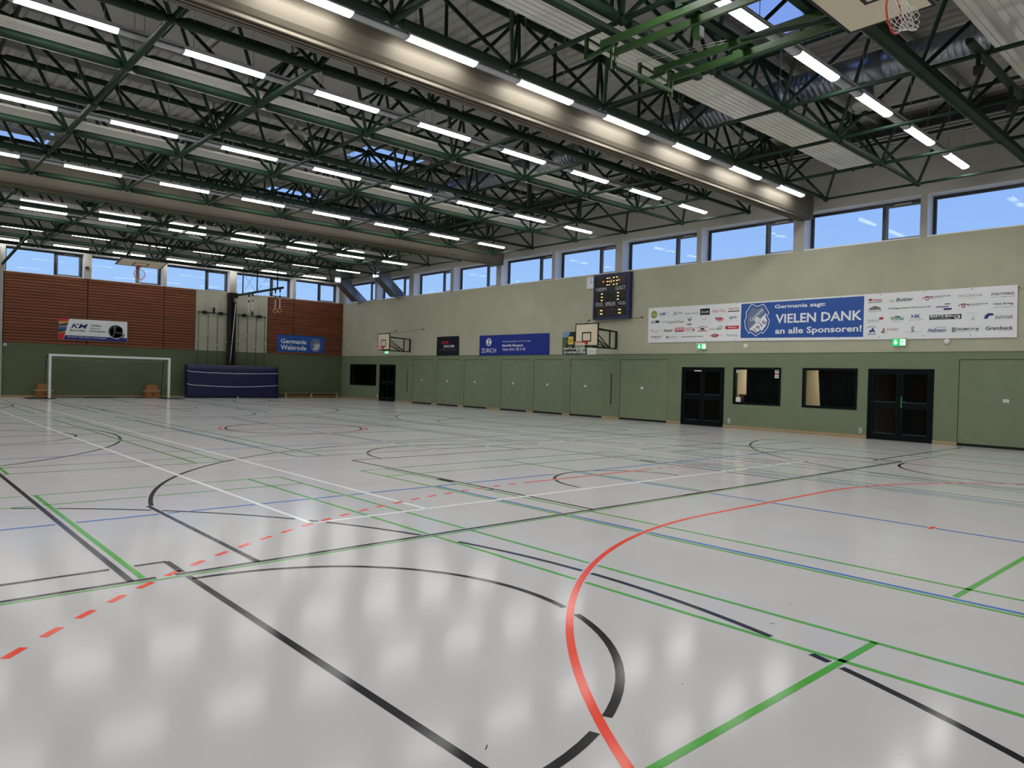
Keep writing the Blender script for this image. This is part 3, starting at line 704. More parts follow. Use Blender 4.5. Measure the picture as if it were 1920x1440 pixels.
def glass_door(n, a, b, label, handle, far=False):
    o = thing('door_%d' % n, label, 'door', (0, (a+b)/2, 0), kind='structure')
    f = MB(); H = 2.11; fw = .07
    f.box(-.012, a, 0, .1, a+fw, H); f.box(-.012, b-fw, 0, .1, b, H); f.box(-.012, a+fw, H-fw, .1, b-fw, H); f.build('door_frame', DOORM, o)
    m_ = (a+b)/2
    for k, (p, q) in enumerate(((a+fw+.004, m_-.004), (m_+.004, b-fw-.004))):
        l = MB(); z0, z1 = .01, H-fw-.004; sw = .1
        l.box(.0, p, z0, .05, p+sw, z1); l.box(.0, q-sw, z0, .05, q, z1); l.box(0, p+sw, z0, .05, q-sw, .2); l.box(0, p+sw, z1-.08, .05, q-sw, z1); l.box(0, p+sw, .94, .05, q-sw, 1.13)
        leaf = l.build('door_leaf', DOORM, o)
        for lo, hi in ((.2, .94), (1.13, z1-.08)):
            g = MB(); g.box(.022, p+sw, lo, .028, q-sw, hi); g.build('pane', DGLASS, leaf)
            e_ = MB(); e_.box(-.004, p+sw, lo-.004, .0, q-sw, lo+.006); e_.build('glazing_bead', SASH, leaf)
        if handle and k == 0:
            h = MB(); h.box(-.012, q-.07, .97, -.001, q-.03, 1.3); h.tube((-.05, q-.05, 1.15), (-.012, q-.05, 1.15), .01); h.tube((-.05, q-.05, 1.15), (-.05, q-.17, 1.15), .011)
            ho = h.build('handle', mat('green_handle', srgb(52, 120, 60), .4), leaf); ho['label'] = 'bright green lever handle plate'
        elif not far and k == 1:
            h = MB(); h.box(-.03, p+.05, H-.15, .0, p+.33, H-.11); h.build('door_closer', ALU, leaf)
glass_door(9, 38.77, 40.48, 'dark glazed double door near the far corner of the scoreboard wall', False, True)
glass_door(10, 17.83, 19.6, 'dark glazed double door with pale closer, beside the wide green gate', False)
glass_door(11, 11.16, 12.96, 'dark glazed double door with a green lever handle', True, True)

def inner_window(n, a, b, label):
    o = thing('window_%d' % n, label, 'window', (0, (a+b)/2, .845), kind='structure')
    f = MB(); fw = .075; z0, z1 = .845, 2.115
    f.box(-.012, a, z0, .1, a+fw, z1); f.box(-.012, b-fw, z0, .1, b, z1); f.box(-.012, a+fw, z0, .1, b-fw, z0+fw); f.box(-.012, a+fw, z1-fw, .1, b-fw, z1)
    f.build('frame', DOORM, o)
    g = MB(); g.box(.05, a+fw, z0+fw, .058, b-fw, z1-fw); g.build('pane', DGLASS, o)
inner_window(11, 13.27, 15.0, 'staff-room window with drawn dark curtain beside the handled double door')
inner_window(12, 15.73, 17.48, 'staff-room window with red and white notices stuck in its corner')
inner_window(13, 40.83, 43.87, 'wide dark staff-room window next to the far corner')
def curtain(y0, y1, label, sweep=0):
    n = int((y1-y0)/.018); top, bot = [], []
    for i in range(n+1):
        t = i/n; y = y0+(y1-y0)*t; x = .22+.03*math.sin(i*.75)+.012*math.sin(i*.31)
        sw = sweep*max(0, (t-.62)/.38)
        top.append((x, y, 2.3)); bot.append((x+.02, y-sw*.25, .5))
    mb = MB()
    mb.add(top+[(a[0]*.5+b[0]*.5, a[1]*.4+b[1]*.6 if False else (a[1]+b[1])/2, 1.4) for a, b in zip(top, bot)]+bot, [[r*(n+1)+i, r*(n+1)+i+1, (r+1)*(n+1)+i+1, (r+1)*(n+1)+i] for r in range(2) for i in range(n)], 0, True)
    o = mb.build('curtain', CURT, loc=(.22, (y0+y1)/2, .5)); tag(o, label, 'curtain'); md = o.modifiers.new('thickness', 'SOLIDIFY'); md.thickness = .006
curtain(13.2, 14.62, 'dark curtain tied aside behind the staff-room window beside the handled door', .5)
curtain(15.6, 17.1, 'dark straight curtain behind the staff-room window with red notices')
curtain(40.7, 41.75, 'dark curtain inside the wide staff-room window near the far corner')
# rooms behind the wall
mb = MB()
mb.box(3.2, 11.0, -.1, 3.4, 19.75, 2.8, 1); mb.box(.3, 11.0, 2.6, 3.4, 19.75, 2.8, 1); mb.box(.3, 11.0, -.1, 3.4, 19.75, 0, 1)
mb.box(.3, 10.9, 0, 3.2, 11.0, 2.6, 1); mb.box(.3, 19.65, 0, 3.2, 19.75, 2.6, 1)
mb.box(.301, 13.05, 0, 3.2, 13.15, 2.6, 0); mb.box(.301, 17.62, 0, 3.2, 17.72, 2.6, 0); mb.box(.45, 15.12, 0, 1.5, 15.24, 2.6, 0)
mb.box(3.19, 13.15, 0, 3.2, 17.62, 2.6, 0); mb.box(.3, 15.1, 0, .32, 15.2, 2.6, 0)
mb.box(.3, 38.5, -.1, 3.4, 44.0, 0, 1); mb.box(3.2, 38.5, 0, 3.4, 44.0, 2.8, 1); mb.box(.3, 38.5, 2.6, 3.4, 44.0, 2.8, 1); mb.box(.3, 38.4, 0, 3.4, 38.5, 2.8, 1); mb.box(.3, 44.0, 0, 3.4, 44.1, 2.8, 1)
struct(mb.build('wall_back_rooms', [ROOM, DARK]), 'plastered staff rooms seen through the inner windows', 'room')
la = bpy.data.lights.new('staff_room_lamp', 'AREA'); la.shape = 'RECTANGLE'; la.size = 1.2; la.size_y = .3; la.energy = 90; la.color = (1, .93, .82)
lo = bpy.data.objects.new('staff_room_lamp', la); C.objects.link(lo); lo.location = (1.9, 16.6, 2.55)
lb = lo.copy(); C.objects.link(lb); lb.location = (2.2, 14.2, 2.55)
lb.data = la.copy(); lb.data.energy = 60

# ------------------------------------------------------------------ end wall
WIN_F = [(-17.55,-14.32),(-14.0,-10.64),(-10.46,-7.1),(-6.73,-3.36),(-3.17,-.29)]
mb = MB()
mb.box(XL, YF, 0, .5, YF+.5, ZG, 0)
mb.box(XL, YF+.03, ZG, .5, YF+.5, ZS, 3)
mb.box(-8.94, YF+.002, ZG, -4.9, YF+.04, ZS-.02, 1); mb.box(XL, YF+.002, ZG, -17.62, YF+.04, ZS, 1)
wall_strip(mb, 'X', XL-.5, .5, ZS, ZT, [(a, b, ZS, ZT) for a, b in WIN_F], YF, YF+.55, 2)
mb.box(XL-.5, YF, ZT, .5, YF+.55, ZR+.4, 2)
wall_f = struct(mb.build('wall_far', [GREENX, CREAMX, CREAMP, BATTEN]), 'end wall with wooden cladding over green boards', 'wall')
def clad(x0, x1):
    mb = MB(); n = 23; st = (ZS-.01-ZG)/n
    for k in range(n): mb.box(x0+.02, YF-.03, ZG+.012+k*st, x1-.02, YF+.02, ZG+(k+1)*st-.018)
    return mb
for x0, x1 in ((-17.6, -14.15), (-14.15, -10.58), (-10.58, -8.94), (-4.9, -3.28), (-3.28, -.01)): clad(x0, x1).build('wood_cladding', WOODC, wall_f)
for i, (a, b) in enumerate(reversed(WIN_F)):
    high_window(14+i, 'X', a, b, 'high strip window above the end wall, %s from the shared corner' % ORD[i], False)
mb = MB()
for k in range(3): mb.box(XL, YF-.03+.003*k, .004+.032*k, 0, YF-.001, .032+.032*k)
struct(mb.build('baseboard_far', PINE), 'pale wooden baseboard along the green end wall', 'baseboard')
mb = MB(); mb.box(XL-.4, -.5, 0, XL, YF+.5, ZR+.4); struct(mb.build('wall_left', CREAMP), 'plain cream long wall outside the photo', 'wall')
mb = MB(); mb.box(XL-.4, -.9, 0, .5, -.5, ZR+.4); struct(mb.build('wall_near', CREAMP), 'plain cream end wall behind the viewpoint', 'wall')

# ------------------------------------------------------------------ roof deck with skylights
SKY = [(-9.95,-7.85,10.0,12.0),(-9.95,-7.85,25.2,27.25),(-9.95,-7.85,32.6,34.6),(-20.0,-17.98,32.4,34.35)]
mb = MB(); pitch = .3; x = XL-.2; top = .055
while x < .3:
    spans = [(-.9, YF+.5)]
    for sx0, sx1, sy0, sy1 in SKY:
        if x+pitch > sx0 and x < sx1:
            spans = [s_ for a, b in spans for s_ in ((a, min(b, sy0)), (max(a, sy1), b)) if s_[1]-s_[0] > .01]
    for a, b in spans:
        prof = [(0, 0), (.13, 0), (.17, top), (.26, top), (.3, 0)]
        vs_ = [(x+u, y, ZR+z) for y in (a, b) for u, z in prof]
        mb.add(vs_, [[i, i+1, 6+i, 5+i] for i in range(4)])
    x += pitch
deck = struct(mb.build('ceiling', DECK), 'ribbed metal roof sheeting above the green steelwork', 'ceiling'); md = deck.modifiers.new('t', 'SOLIDIFY'); md.thickness = .012; md.offset = 1
mb = MB()
for j in range(18): 
    y = 2.5+2.5*j; mb.box(XL, y-.04, ZR-.17, 0, y+.04, ZR-.005)
mb.build('purlin', PURLIN, deck)
mb = MB()
for y0, y1 in ((5.1, 7.4), (7.6, 9.9), (12.6, 14.9), (20.1, 22.4), (27.6, 29.9), (35.1, 37.4), (40.1, 42.4)):
    for x0 in (-26.4, -21.4, -16.4, -11.4):
        if not any(x0 < s[1] and x0+4.7 > s[0] and y0 < s[3] and y1 > s[2] for s in SKY): mb.box(x0, y0, ZR-.03, x0+4.75, y1, ZR-.008)
mb.build('acoustic_infill', INFILL, deck)
for i, (x0, x1, y0, y1) in enumerate(SKY):
    lab = 'square rooflight, ' + ('beside the raised basketball board','between the two curtain boxes','beyond the farther curtain box','at the left photo edge beyond the farther curtain box')[i]
    o = thing('window_%d' % (19+i), lab, 'rooflight', ((x0+x1)/2, (y0+y1)/2, ZR), kind='structure')
    mb = MB(); t = .05
    for a, b, c_, d in ((x0-t, x0, y0-t, y1+t), (x1, x1+t, y0-t, y1+t), (x0, x1, y0-t, y0), (x0, x1, y1, y1+t)): mb.box(a, c_, ZR-.02, b, d, ZR+.07)
    mb.build('curb', INFILL, o)
    mb = MB(); mb.box(x0-t, y0-t, ZR+.07, x1+t, y1+t, ZR+.085); mb.build('pane', GLASS, o)

# ------------------------------------------------------------------ green space frame
ZB, ZC = 7.07, 8.84
XN = [-1.47-2.5*i for i in range(11)]; YN = [1.25+2.5*j for j in range(18)]
XT = [-2.72-2.5*i for i in range(10)]; YT = [2.5+2.5*j for j in range(17)]
GAPS = [(13.75, 16.25), (28.75, 31.25)]        # the curtain boxes interrupt the lower cross tubes here
frame = thing('space_frame', 'dark green tubular space frame carrying the hall roof', 'roof frame', (MX, 22.5, ZB))
def member(mb, p, q, r, e_=.16, n=10):
    p, q = Vector(p), Vector(q); d = (q-p).normalized(); rn = r*.38
    mb.tube(p, p+d*e_*.35, rn, n, cap=False); mb.tube(p+d*e_*.35, p+d*e_, rn, n, r, cap=False)
    mb.tube(p+d*e_, q-d*e_, r, n, cap=False); mb.tube(q-d*e_, q-d*e_*.35, r, n, rn, cap=False); mb.tube(q-d*e_*.35, q, rn, n, cap=False)
for y in YN:
    mb = MB()
    for i, (a, b) in enumerate(zip(XN, XN[1:])): member(mb, (a, y, ZB), (b, y, ZB), .05 if i == 0 else .082)
    mb.build('bottom_chord', STEELB if 31 < y < 31.5 else STEEL, frame)  # one chord in brighter green: light from the lamp row put into its colour
for i, x in enumerate(XN):
    mb = MB()
    for a, b in zip(YN, YN[1:]):
        if (a, b) in GAPS: mb.build('cross_tube', STEEL, frame); mb = MB(); continue
        member(mb, (x, a, ZB), (x, b, ZB), .034 if i == 0 else (.062 if i in (6, 7, 8) and a < 22 else .042), .1, 8)
    mb.build('cross_tube', STEEL, frame)
for y in YT:
    mb = MB()
    for a, b in zip(XT, XT[1:]): member(mb, (a, y, ZC), (b, y, ZC), .075, .2)
    mb.build('top_chord', STEEL, frame)
for x in XT:
    mb = MB()
    for a, b in zip(YT, YT[1:]): member(mb, (x, a, ZC), (x, b, ZC), .04, .1, 6)
    mb.build('top_cross_tube', STEEL, frame)
struts, balls = [], []
for x in XN:
    for y in YN:
        balls.append((Vector((x, y, ZB)), .085))
        for tx in (x-1.25, x+1.25):
            for ty in (y-1.25, y+1.25):
                if any(abs(tx-k) < .01 for k in XT) and any(abs(ty-k) < .01 for k in YT): struts.append((Vector((x, y, ZB)), Vector((tx, ty, ZC))))
for x in XT:
    for y in YT: balls.append((Vector((x, y, ZC)), .09))
def seen(p, mg=20):
    q = to_pixel(p); return q is not None and -mg < q[0] < 1920+mg and -mg < q[1] < 1440+mg
def size_key(p): d = (Vector(p)-CAM).length; return d if seen(p) else d+500
struts.sort(key=lambda s: size_key((s[0]*2+s[1])/3)); balls.sort(key=lambda s: size_key(s[0]))
rest = MB()
for k, (p, q) in enumerate(struts):
    mb = MB() if k < 99 else rest; member(mb, p, q, .038, .1, 8 if k < 300 else 6)
    if k < 99: mb.build('diagonal_strut', STEEL, frame)
o = rest.build('diagonal_struts', STEEL, frame); o['kind'] = 'stuff'
rest = MB()
for k, (p, r) in enumerate(balls):
    mb = MB() if k < 99 else rest; mb.sphere(p, r, 10, 6)
    if k < 99: mb.build('node_ball', STEEL, frame)
o = rest.build('node_balls', STEEL, frame); o['kind'] = 'stuff'
rest = MB()
for x in XT:
    for y in YT: rest.tube((x, y, ZC+.05), (x, y, ZR-.17), .035, 6)
o = rest.build('purlin_stubs', PURLIN, frame); o['kind'] = 'stuff'

# ------------------------------------------------------------------ rows of fluorescent lights
ROWS = [(1.25, 7.3, 'behind the viewpoint'), (5.3, 7.3, 'behind the viewpoint'), (10.12, 7.3, 'row nearest the raised basketball board'), (14.46, 7.3, 'row beside the nearer curtain box'), (17.82, 7.3, 'first row past the nearer curtain box'),
        (22.95, 7.3, 'middle row between the curtain boxes'), (28.05, 7.3, 'last row before the farther curtain box'), (31.95, 7.42, 'row just behind the farther curtain box'),
        (35.68, 7.3, 'second row behind the farther curtain box'), (40.42, 7.3, 'third row behind the farther curtain box'), (44.45, 7.33, 'row over the end wall windows')]
X0, PX, LEN = -1.5, 2.547, 1.53
def half_pipe(mb, y, z, r, x0, x1, n=8, m=0, squash=1):
    prof = [(y+r*math.cos(PI+PI*i/n), z+squash*r*math.sin(PI+PI*i/n)) for i in range(n+1)]
    mb.prism_x(prof, x0, x1, m, True)
def build_light(x1, y, z, label, group=None):
    t = thing('tube_light', label, 'ceiling light', (x1-LEN/2, y, z), group); x0 = x1-LEN
    mb = MB(); half_pipe(mb, y, z-.012, .096, x0+.035, x1-.035, squash=.5); d = mb.build('diffuser', TUBEM if y < 30 else TUBED, t)
    mb = MB(); mb.box(x0, y-.105, z-.012, x1, y+.105, z+.03); mb.build('housing', HOUSE, t)
    for a in (x0, x1-.03): mb = MB(); half_pipe(mb, y, z-.012, .1, a, a+.03, squash=.54); mb.build('end_cap', HOUSE, t)
    return t
proto = {}
for ri, (y, z, nm) in enumerate(ROWS):
    vis = []
    for k in range(10):
        x1 = X0-PX*k; px_ = [to_pixel((x, y, z)) for x in (x1, x1-LEN)]
        near = any(p and -330 < p[0] < 1960 and -330 < p[1] < 1460 for p in px_)
        if near:
            vis.append(k); lab = 'lit tube light, %s from the scoreboard wall, %s' % (ORD[k], nm)
            if not any(p and 0 < p[0] < 1920 and 0 < p[1] < 1440 for p in px_): grp, lab = 'tube lights just past the photo edge', 'lit tube light in a row, just past the photo edge'
            else: grp = 'fluorescent tube lights in rows under the roof'
            kk = y < 30
            if kk not in proto: proto[kk] = build_light(x1, y, z, lab, grp)
            else: dup(proto[kk], (x1-LEN/2, y, z), lab, grp)
        else:                                  # lamps of the hall well outside the view: light only
            l = bpy.data.lights.get('hall_tube') or bpy.data.lights.new('hall_tube', 'AREA')
            l.shape = 'RECTANGLE'; l.size = 1.46; l.size_y = .19; l.energy = TUBE*PI*1.46*.19; l.color = (1, 1, .985)
            o = bpy.data.objects.new('hall_tube', l); C.objects.link(o); o.location = (x1-LEN/2, y, z-.05)
    if not vis: continue
    xe = X0-PX*max(vis)-LEN-.4
    t = thing('light_trunking', 'grey trunking carrying the tube lights, %s' % nm, 'light trunking', (MX, y, z))
    mb = MB(); mb.box(xe, y-.06, z+.03, X0+.02, y+.06, z+.075); mb.box(xe, y-.125, z+.02, X0+.01, y-.11, z+.05); mb.build('channel', HOUSE, t)
    for k in vis:
        x0 = X0-PX*k-LEN
        mb = MB(); half_pipe(mb, y, z-.012, .092, x0-(PX-LEN)+.002 if k < max(vis) else xe, x0-.002, squash=.5); mb.build('blank_cover', HOUSE, t)
        for xx in (x0+.2, x0+1.3):
            mb = MB(); mb.tube((xx, y, z+.07), (xx, y, ZR-.19), .006, 5, cap=False); mb.build('suspension_wire', PURLIN, t)

# ------------------------------------------------------------------ white radiant ceiling panels
for i, (y, nm) in enumerate(((7.36, 'white ribbed radiant heating panel crossing the top corner past the raised hoop'), (12.27, 'white ribbed radiant heating panel before the nearer curtain box'), (19.45, 'white radiant heating panel over the first chord past the nearer curtain box'),
                           (24.45, 'white radiant heating panel midway between the curtain boxes'), (34.95, 'white radiant heating panel past the farther curtain box'), (37.6, 'white radiant heating panel nearest the end wall'))):
    t = thing('radiant_panel', nm, 'heating panel', (MX, y, 7.4), 'radiant heating panels under the roof')
    wd = .9 if i > 1 else .86; prof = [(y-wd/2, 7.45), (y-wd/2, 7.395)]; nb = 7; bw = wd/nb
    for k in range(nb):
        a = y-wd/2+k*bw; prof += [(a+.008, 7.4), (a+.012, 7.412), (a+.03, 7.412), (a+.036, 7.4), (a+bw-.004, 7.4)]
    prof += [(y+wd/2, 7.395), (y+wd/2, 7.45)]
    mb = MB(); mb.prism_x(prof, -24.6, -2.72); mb.build('panel', PANEL, t)
    for k in range(6):
        for s in (-1, 1): mb = MB(); mb.tube((-4.2-3.6*k, y+s*.35, 7.44), (-4.2-3.6*k, y+s*.35, ZR-.17), .008, 5, cap=False); mb.build('hanger', PURLIN, t)
    for s in (-.25, .25): mb = MB(); mb.tube((-2.72, y+s, 7.43), (-2.5, y+s, 7.43), .02, 6); mb.build('header_pipe', STEEL, t)

# ------------------------------------------------------------------ divider-curtain boxes
for y, nm in ((15.07, 'long bronze metal box of the nearer divider curtain'), (30.0, 'long bronze metal box of the farther divider curtain')):
    t = thing('curtain_box', nm, 'curtain box', (MX, y, 6.8))
    q = [(-.27, 7.64), (-.27, 7.42), (-.262, 7.42), (-.262, 7.4), (-.27, 7.4), (-.255, 7.22), (-.2, 7.02), (-.15, 6.94), (-.1, 6.9), (.2, 6.9), (.26, 6.95), (.3, 7.1), (.3, 7.64)]
    mb = MB(); mb.prism_x([(y+a, z) for a, z in q], XL+.1, -.04); mb.build('housing', BRONZE, t)
    for k, (a, z) in enumerate(((-.12, 6.895), (-.03, 6.88), (.06, 6.875), (.15, 6.885))):
        mb = MB(); mb.box(XL+.1, y+a, z-.03, -.05, y+a+.045, z+.02); mb.build('lip_rail', BRONZE, t)
    mb = MB(); mb.box(-.04, y-.27, 6.86, -.02, y+.3, 7.64); mb.build('end_plate', GALV, t)
    for k in range(9): mb = MB(); mb.box(-2.9-2.9*k, y-.03, 7.64, -2.86-2.9*k, y+.03, 8.74); mb.build('hanger', STEEL, t)

# ------------------------------------------------------------------ ventilation
t = thing('spiral_duct', 'round ribbed galvanised spiral duct running through the roof steelwork', 'air duct', (-6.6, 20, 8.38))
prof = []; y = 3.0; R = .3
while y < 34.5: prof += [(R, y), (R, y+.09), (R+.006, y+.1), (R+.006, y+.11)]; y += .12
mb = MB(); mb.lathe(prof, (-6.6, 0, 8.38), 20, axis='Y'); mb.build('duct', GALV, t)
mb = MB(); mb.lathe([(R-.01, 10.2), (R+.016, 10.2), (R+.016, 11.2), (R-.01, 11.2)], (-6.6, 0, 8.38), 24, axis='Y'); mb.build('branch_saddle', GALV, t)
def outlet(x, y, z, lab, dome):
    t = thing('air_diffuser', lab, 'air diffuser', (x, y, z), 'round air diffusers under the roof')
    if dome:
        mb = MB(); mb.lathe([(.02, .03), (.3, .05), (.36, .08), (.37, .05), (.3, .0), (.02, -.02)], (x, y, z), 24); mb.build('ring', OUTLET, t)
        mb = MB(); mb.lathe([(.24, -.02), (.26, -.18), (.2, -.3), (.1, -.36), (.001, -.38)], (x, y, z), 20); mb.build('dome', OUTLET, t)
    else:
        mb = MB(); mb.lathe([(.001, -.03), (.1, -.03), (.11, -.01), (.18, -.01), (.19, -.03), (.27, -.03), (.31, .0), (.31, .05), (.2, .08), (.14, .1)], (x, y, z), 28); mb.build('disc', OUTLET, t)
    mb = MB(); mb.tube((x, y, z+.05), (x, y, 8.3 if not dome else ZR-.05), .125 if not dome else .03, 16); mb.build('stub_duct', GALV, t)
outlet(-6.25, 10.7, 7.72, 'round flat air diffuser below the spiral duct, near the raised hoop', False)
outlet(-14.1, 22.2, 7.78, 'white domed air outlet between the curtain boxes', True)
outlet(-13.75, 41.0, 7.78, 'white domed air outlet near the end wall', True)
for y0, y1, lab in ((38.35, 39.0, 'leaning rectangular metal duct entering the second window from the far corner'), (42.6, 43.3, 'leaning rectangular metal duct in the window nearest the far corner')):
    ym = (y0+y1)/2
    t = thing('rectangular_duct', lab, 'air duct', (-1.0, ym, 6)); x0, x1 = -1.5, -.75
    mb = MB(); mb.box(x0, y0, 6.88, x1, y1, 8.6); mb.box(x0-.02, y0-.02, 6.86, x1+.02, y1+.02, 6.92); mb.build('upright', GALV, t)
    mb = MB(); dx = 1.15
    mb.add([(x0, y0, 6.88), (x1, y0, 6.88), (x1, y1, 6.88), (x0, y1, 6.88), (x0+dx, y0, 5.92), (x1+dx, y0, 5.92), (x1+dx, y1, 5.92), (x0+dx, y1, 5.92)], [(0,1,5,4), (1,2,6,5), (2,3,7,6), (3,0,4,7), (4,5,6,7), (0,3,2,1)]); mb.build('slanted_leg', GALV, t)

# ------------------------------------------------------------------ basketball: ceiling-mounted boards
def net(mb, c, nrm, R, drop, side, rows=7, n=12, r=.0045):
    """slack knotted net: starts on the rim, hangs by its own weight to one side"""
    c = Vector(c); nrm = Vector(nrm).normalized(); a = Vector((1, 0, 0)) if abs(nrm.x) < .9 else Vector((0, 1, 0)); b = nrm.cross(a).normalized()
    rr = random.Random(5); P_ = []
    for k in range(rows+1):
        t = k/rows; row = []
        for i in range(n):
            th = 2*PI*(i+(k % 2)*.5)/n; q = R*(1-.42*t)
            base = c+a*q*math.cos(th)+b*q*math.sin(th)
            row.append(base+Vector(drop)*t+Vector(side)*(t**1.6)+Vector((rr.uniform(-1, 1), rr.uniform(-1, 1), rr.uniform(-1, 1)))*.012*t)
        P_.append(row)
    for k in range(rows):
        for i in range(n):
            j = (i+1) % n if k % 2 else (i-1) % n
            mb.tube(P_[k][i], P_[k+1][i], r, 5, cap=False); mb.tube(P_[k][i], P_[k+1][j], r, 5, cap=False)
    for i in range(n):                         # scalloped hem
        p, q = P_[rows][i], P_[rows][(i+1) % n]; m_ = (p+q)/2+Vector(drop).normalized()*.045
        mb.path([p, (p+m_)/2+(p-q)*.1, m_, (q+m_)/2-(p-q)*.1, q], r, 5)
def board_mesh(O, ex, ey, ez, wd, h, tgt_w, tgt_h, tgt_lo):
    """board in the ex (width) / ey (height) plane, face towards ez; O is the middle of its lower edge"""
    O, ex, ey, ez = Vector(O), Vector(ex), Vector(ey), Vector(ez)
    def slab(mb, u0, u1, v0, v1, d0, d1, m=0):
        c = [O+ex*u+ey*v+ez*d for d in (d0, d1) for u, v in ((u0, v0), (u1, v0), (u1, v1), (u0, v1))]
        mb.add(c, [(3,2,1,0),(4,5,6,7),(0,1,5,4),(1,2,6,5),(2,3,7,6),(3,0,4,7)], m)
    mb = MB(); slab(mb, -wd/2, wd/2, 0, h, -.03, 0)
    b = MB(); e_ = .03
    for u0, u1, v0, v1 in ((-wd/2, wd/2, 0, e_), (-wd/2, wd/2, h-e_, h), (-wd/2, -wd/2+e_, e_, h-e_), (wd/2-e_, wd/2, e_, h-e_)): slab(b, u0, u1, v0, v1, .0005, .003)
    for u0, u1, v0, v1 in ((-wd/2-.012, wd/2+.012, -.012, 0), (-wd/2-.012, wd/2+.012, h, h+.012), (-wd/2-.012, -wd/2, 0, h), (wd/2, wd/2+.012, 0, h)): slab(b, u0, u1, v0, v1, -.04, .004)
    e_ = .05; a, c_, d = tgt_w/2, tgt_lo, tgt_lo+tgt_h
    for u0, u1, v0, v1 in ((-a, a, c_, c_+e_), (-a, a, d-e_, d), (-a, -a+e_, c_+e_, d-e_), (a-e_, a, c_+e_, d-e_)): slab(b, u0, u1, v0, v1, .0005, .003)
    return mb, b, slab
def big_hoop(label, yb, dirn, tilt, z, nm):
    """folded-up ceiling basket: yb is the lower edge, dirn the way towards the board top"""
    t = thing('basketball_hoop', label, 'basketball hoop', (MX, yb, z))
    ct, st = math.cos(tilt), math.sin(tilt)
    ey = Vector((0, dirn*ct, st)); ez = Vector((0, dirn*st, -ct)) if True else None
    mb, b, slab = board_mesh((MX, yb, z), (1, 0, 0), ey, ez, 1.8, 1.05, .6, .46, .15)
    bo = mb.build('backboard', BOARD, t); b.build('border', BLACK, bo)
    c = Vector((MX, yb, z))+ey*.15+ez*(.15+.225)
    r = MB(); r.torus(c, ey, .225, .011, 36, 8)
    r.tube(c-ez*.225, c-ez*.36, .02); slab(r, -.09, .09, .1, .2, .003, .06)
    ro = r.build('rim', RIM, t)
    return t, c, ey, ez
t, c, ey, ez = big_hoop('raised cream backboard with white net hanging under the roof, rim towards the viewpoint', 7.3, 1, .0, 6.34, 'near')
nb = MB(); net(nb, c, ey, .222, (0, -.2, -.03), (0, 0, -.1)); nb.build('net', NETW, t)
for x in (-14.15, -13.8, -12.8, -12.38): mb = MB(); mb.bar((x, 11.5, 6.72), (x, 7.2, 6.66), .06, .1); mb.build('carriage_rail', STEELB, t)
for y, z in ((11.36, 6.9), (10.05, 6.8), (8.85, 6.78)): mb = MB(); mb.bar((-15.6 if y > 11 else -14.2, y, z), (-11.7 if y > 11 else -12.3, y, z), .12, .08); mb.build('cross_beam', STEEL, t)
mb = MB(); mb.bar((-15.6, 8.6, 7.02), (-.3, 8.6, 7.02), .13, .12); mb.build('support_beam', STEEL, t)
mb = MB(); mb.bar((-13.85, 11.46, 6.5), (-12.36, 11.46, 6.5), .05, .05); mb.build('cross_bar', STEELB, t)
for x in (-14.1, -12.75):
    mb = MB(); mb.bar((x, 11.85, 6.98), (x, 11.85, 6.62), .05, .05); mb.bar((x, 11.85, 6.62), (x, 11.3, 6.68), .05, .06); mb.bar((x, 11.85, 6.95), (x+.35, 11.5, 6.66), .03, .03); mb.build('hanger', STEELB, t)
for x in (-13.86, -12.36):
    mb = MB(); mb.box(x-.07, 11.46, 6.82, x+.07, 11.54, 6.86)
    for d in (-.05, .05): mb.bar((x+d, 11.5, 6.85), (x+d, 11.5, 6.42), .035, .03, (0, 1, 0))
    mb.build('hanger', STEELB, t)
for x in (-13.4, -12.3): mb = MB(); mb.box(x-.06, 10.2, 6.66, x+.06, 10.32, 6.82); mb.build('pulley_block', STEELB, t)
for x in (-14.35, -12.85):
    mb = MB(); mb.bar((x, 8.2, 6.42), (x, 7.45, 6.42), .06, .08); mb.bar((x, 7.9, 6.42), (x, 9.9, 6.72), .05, .05); mb.build('board_arm', STEEL, t)
for d in (0, .09): mb = MB(); mb.tube((-13.3+d, 11.5, 6.74), (-11.6+d, 7.2, 6.98), .006, 5); mb.build('pull_cable', PURLIN, t)
t, c, ey, ez = big_hoop('raised basketball backboard tilted in front of the end wall windows', 38.4, -1, .16, 5.95, 'far')
nb = MB(); net(nb, c, ey, .222, (0, .14, -.1), (0, 0, -.16)); nb.build('net', NETW, t)
for x in (-14.2, -12.85):
    mb = MB(); mb.bar((x, 38.2, 6.06), (x+.15, 36.3, 7.35), .07, .07); mb.bar((x+.05, 37.4, 6.25), (x+.1, 38.9, 7.05), .05, .05); mb.build('board_arm', STEEL, t)
mb = MB(); mb.bar((-14.2, 38.3, 6.06), (-12.85, 38.3, 6.06), .06, .06); mb.build('arm_bar', STEEL, t)
for x in (-14.05, -12.7): mb = MB(); mb.bar((x, 33.6, 7.2), (x, 40.2, 7.2), .06, .09); mb.build('carriage_rail', STEEL, t)
mb = MB(); mb.bar((-14.6, 36.25, 7.24), (-12.2, 36.25, 7.24), .1, .08); mb.build('cross_beam', STEEL, t)

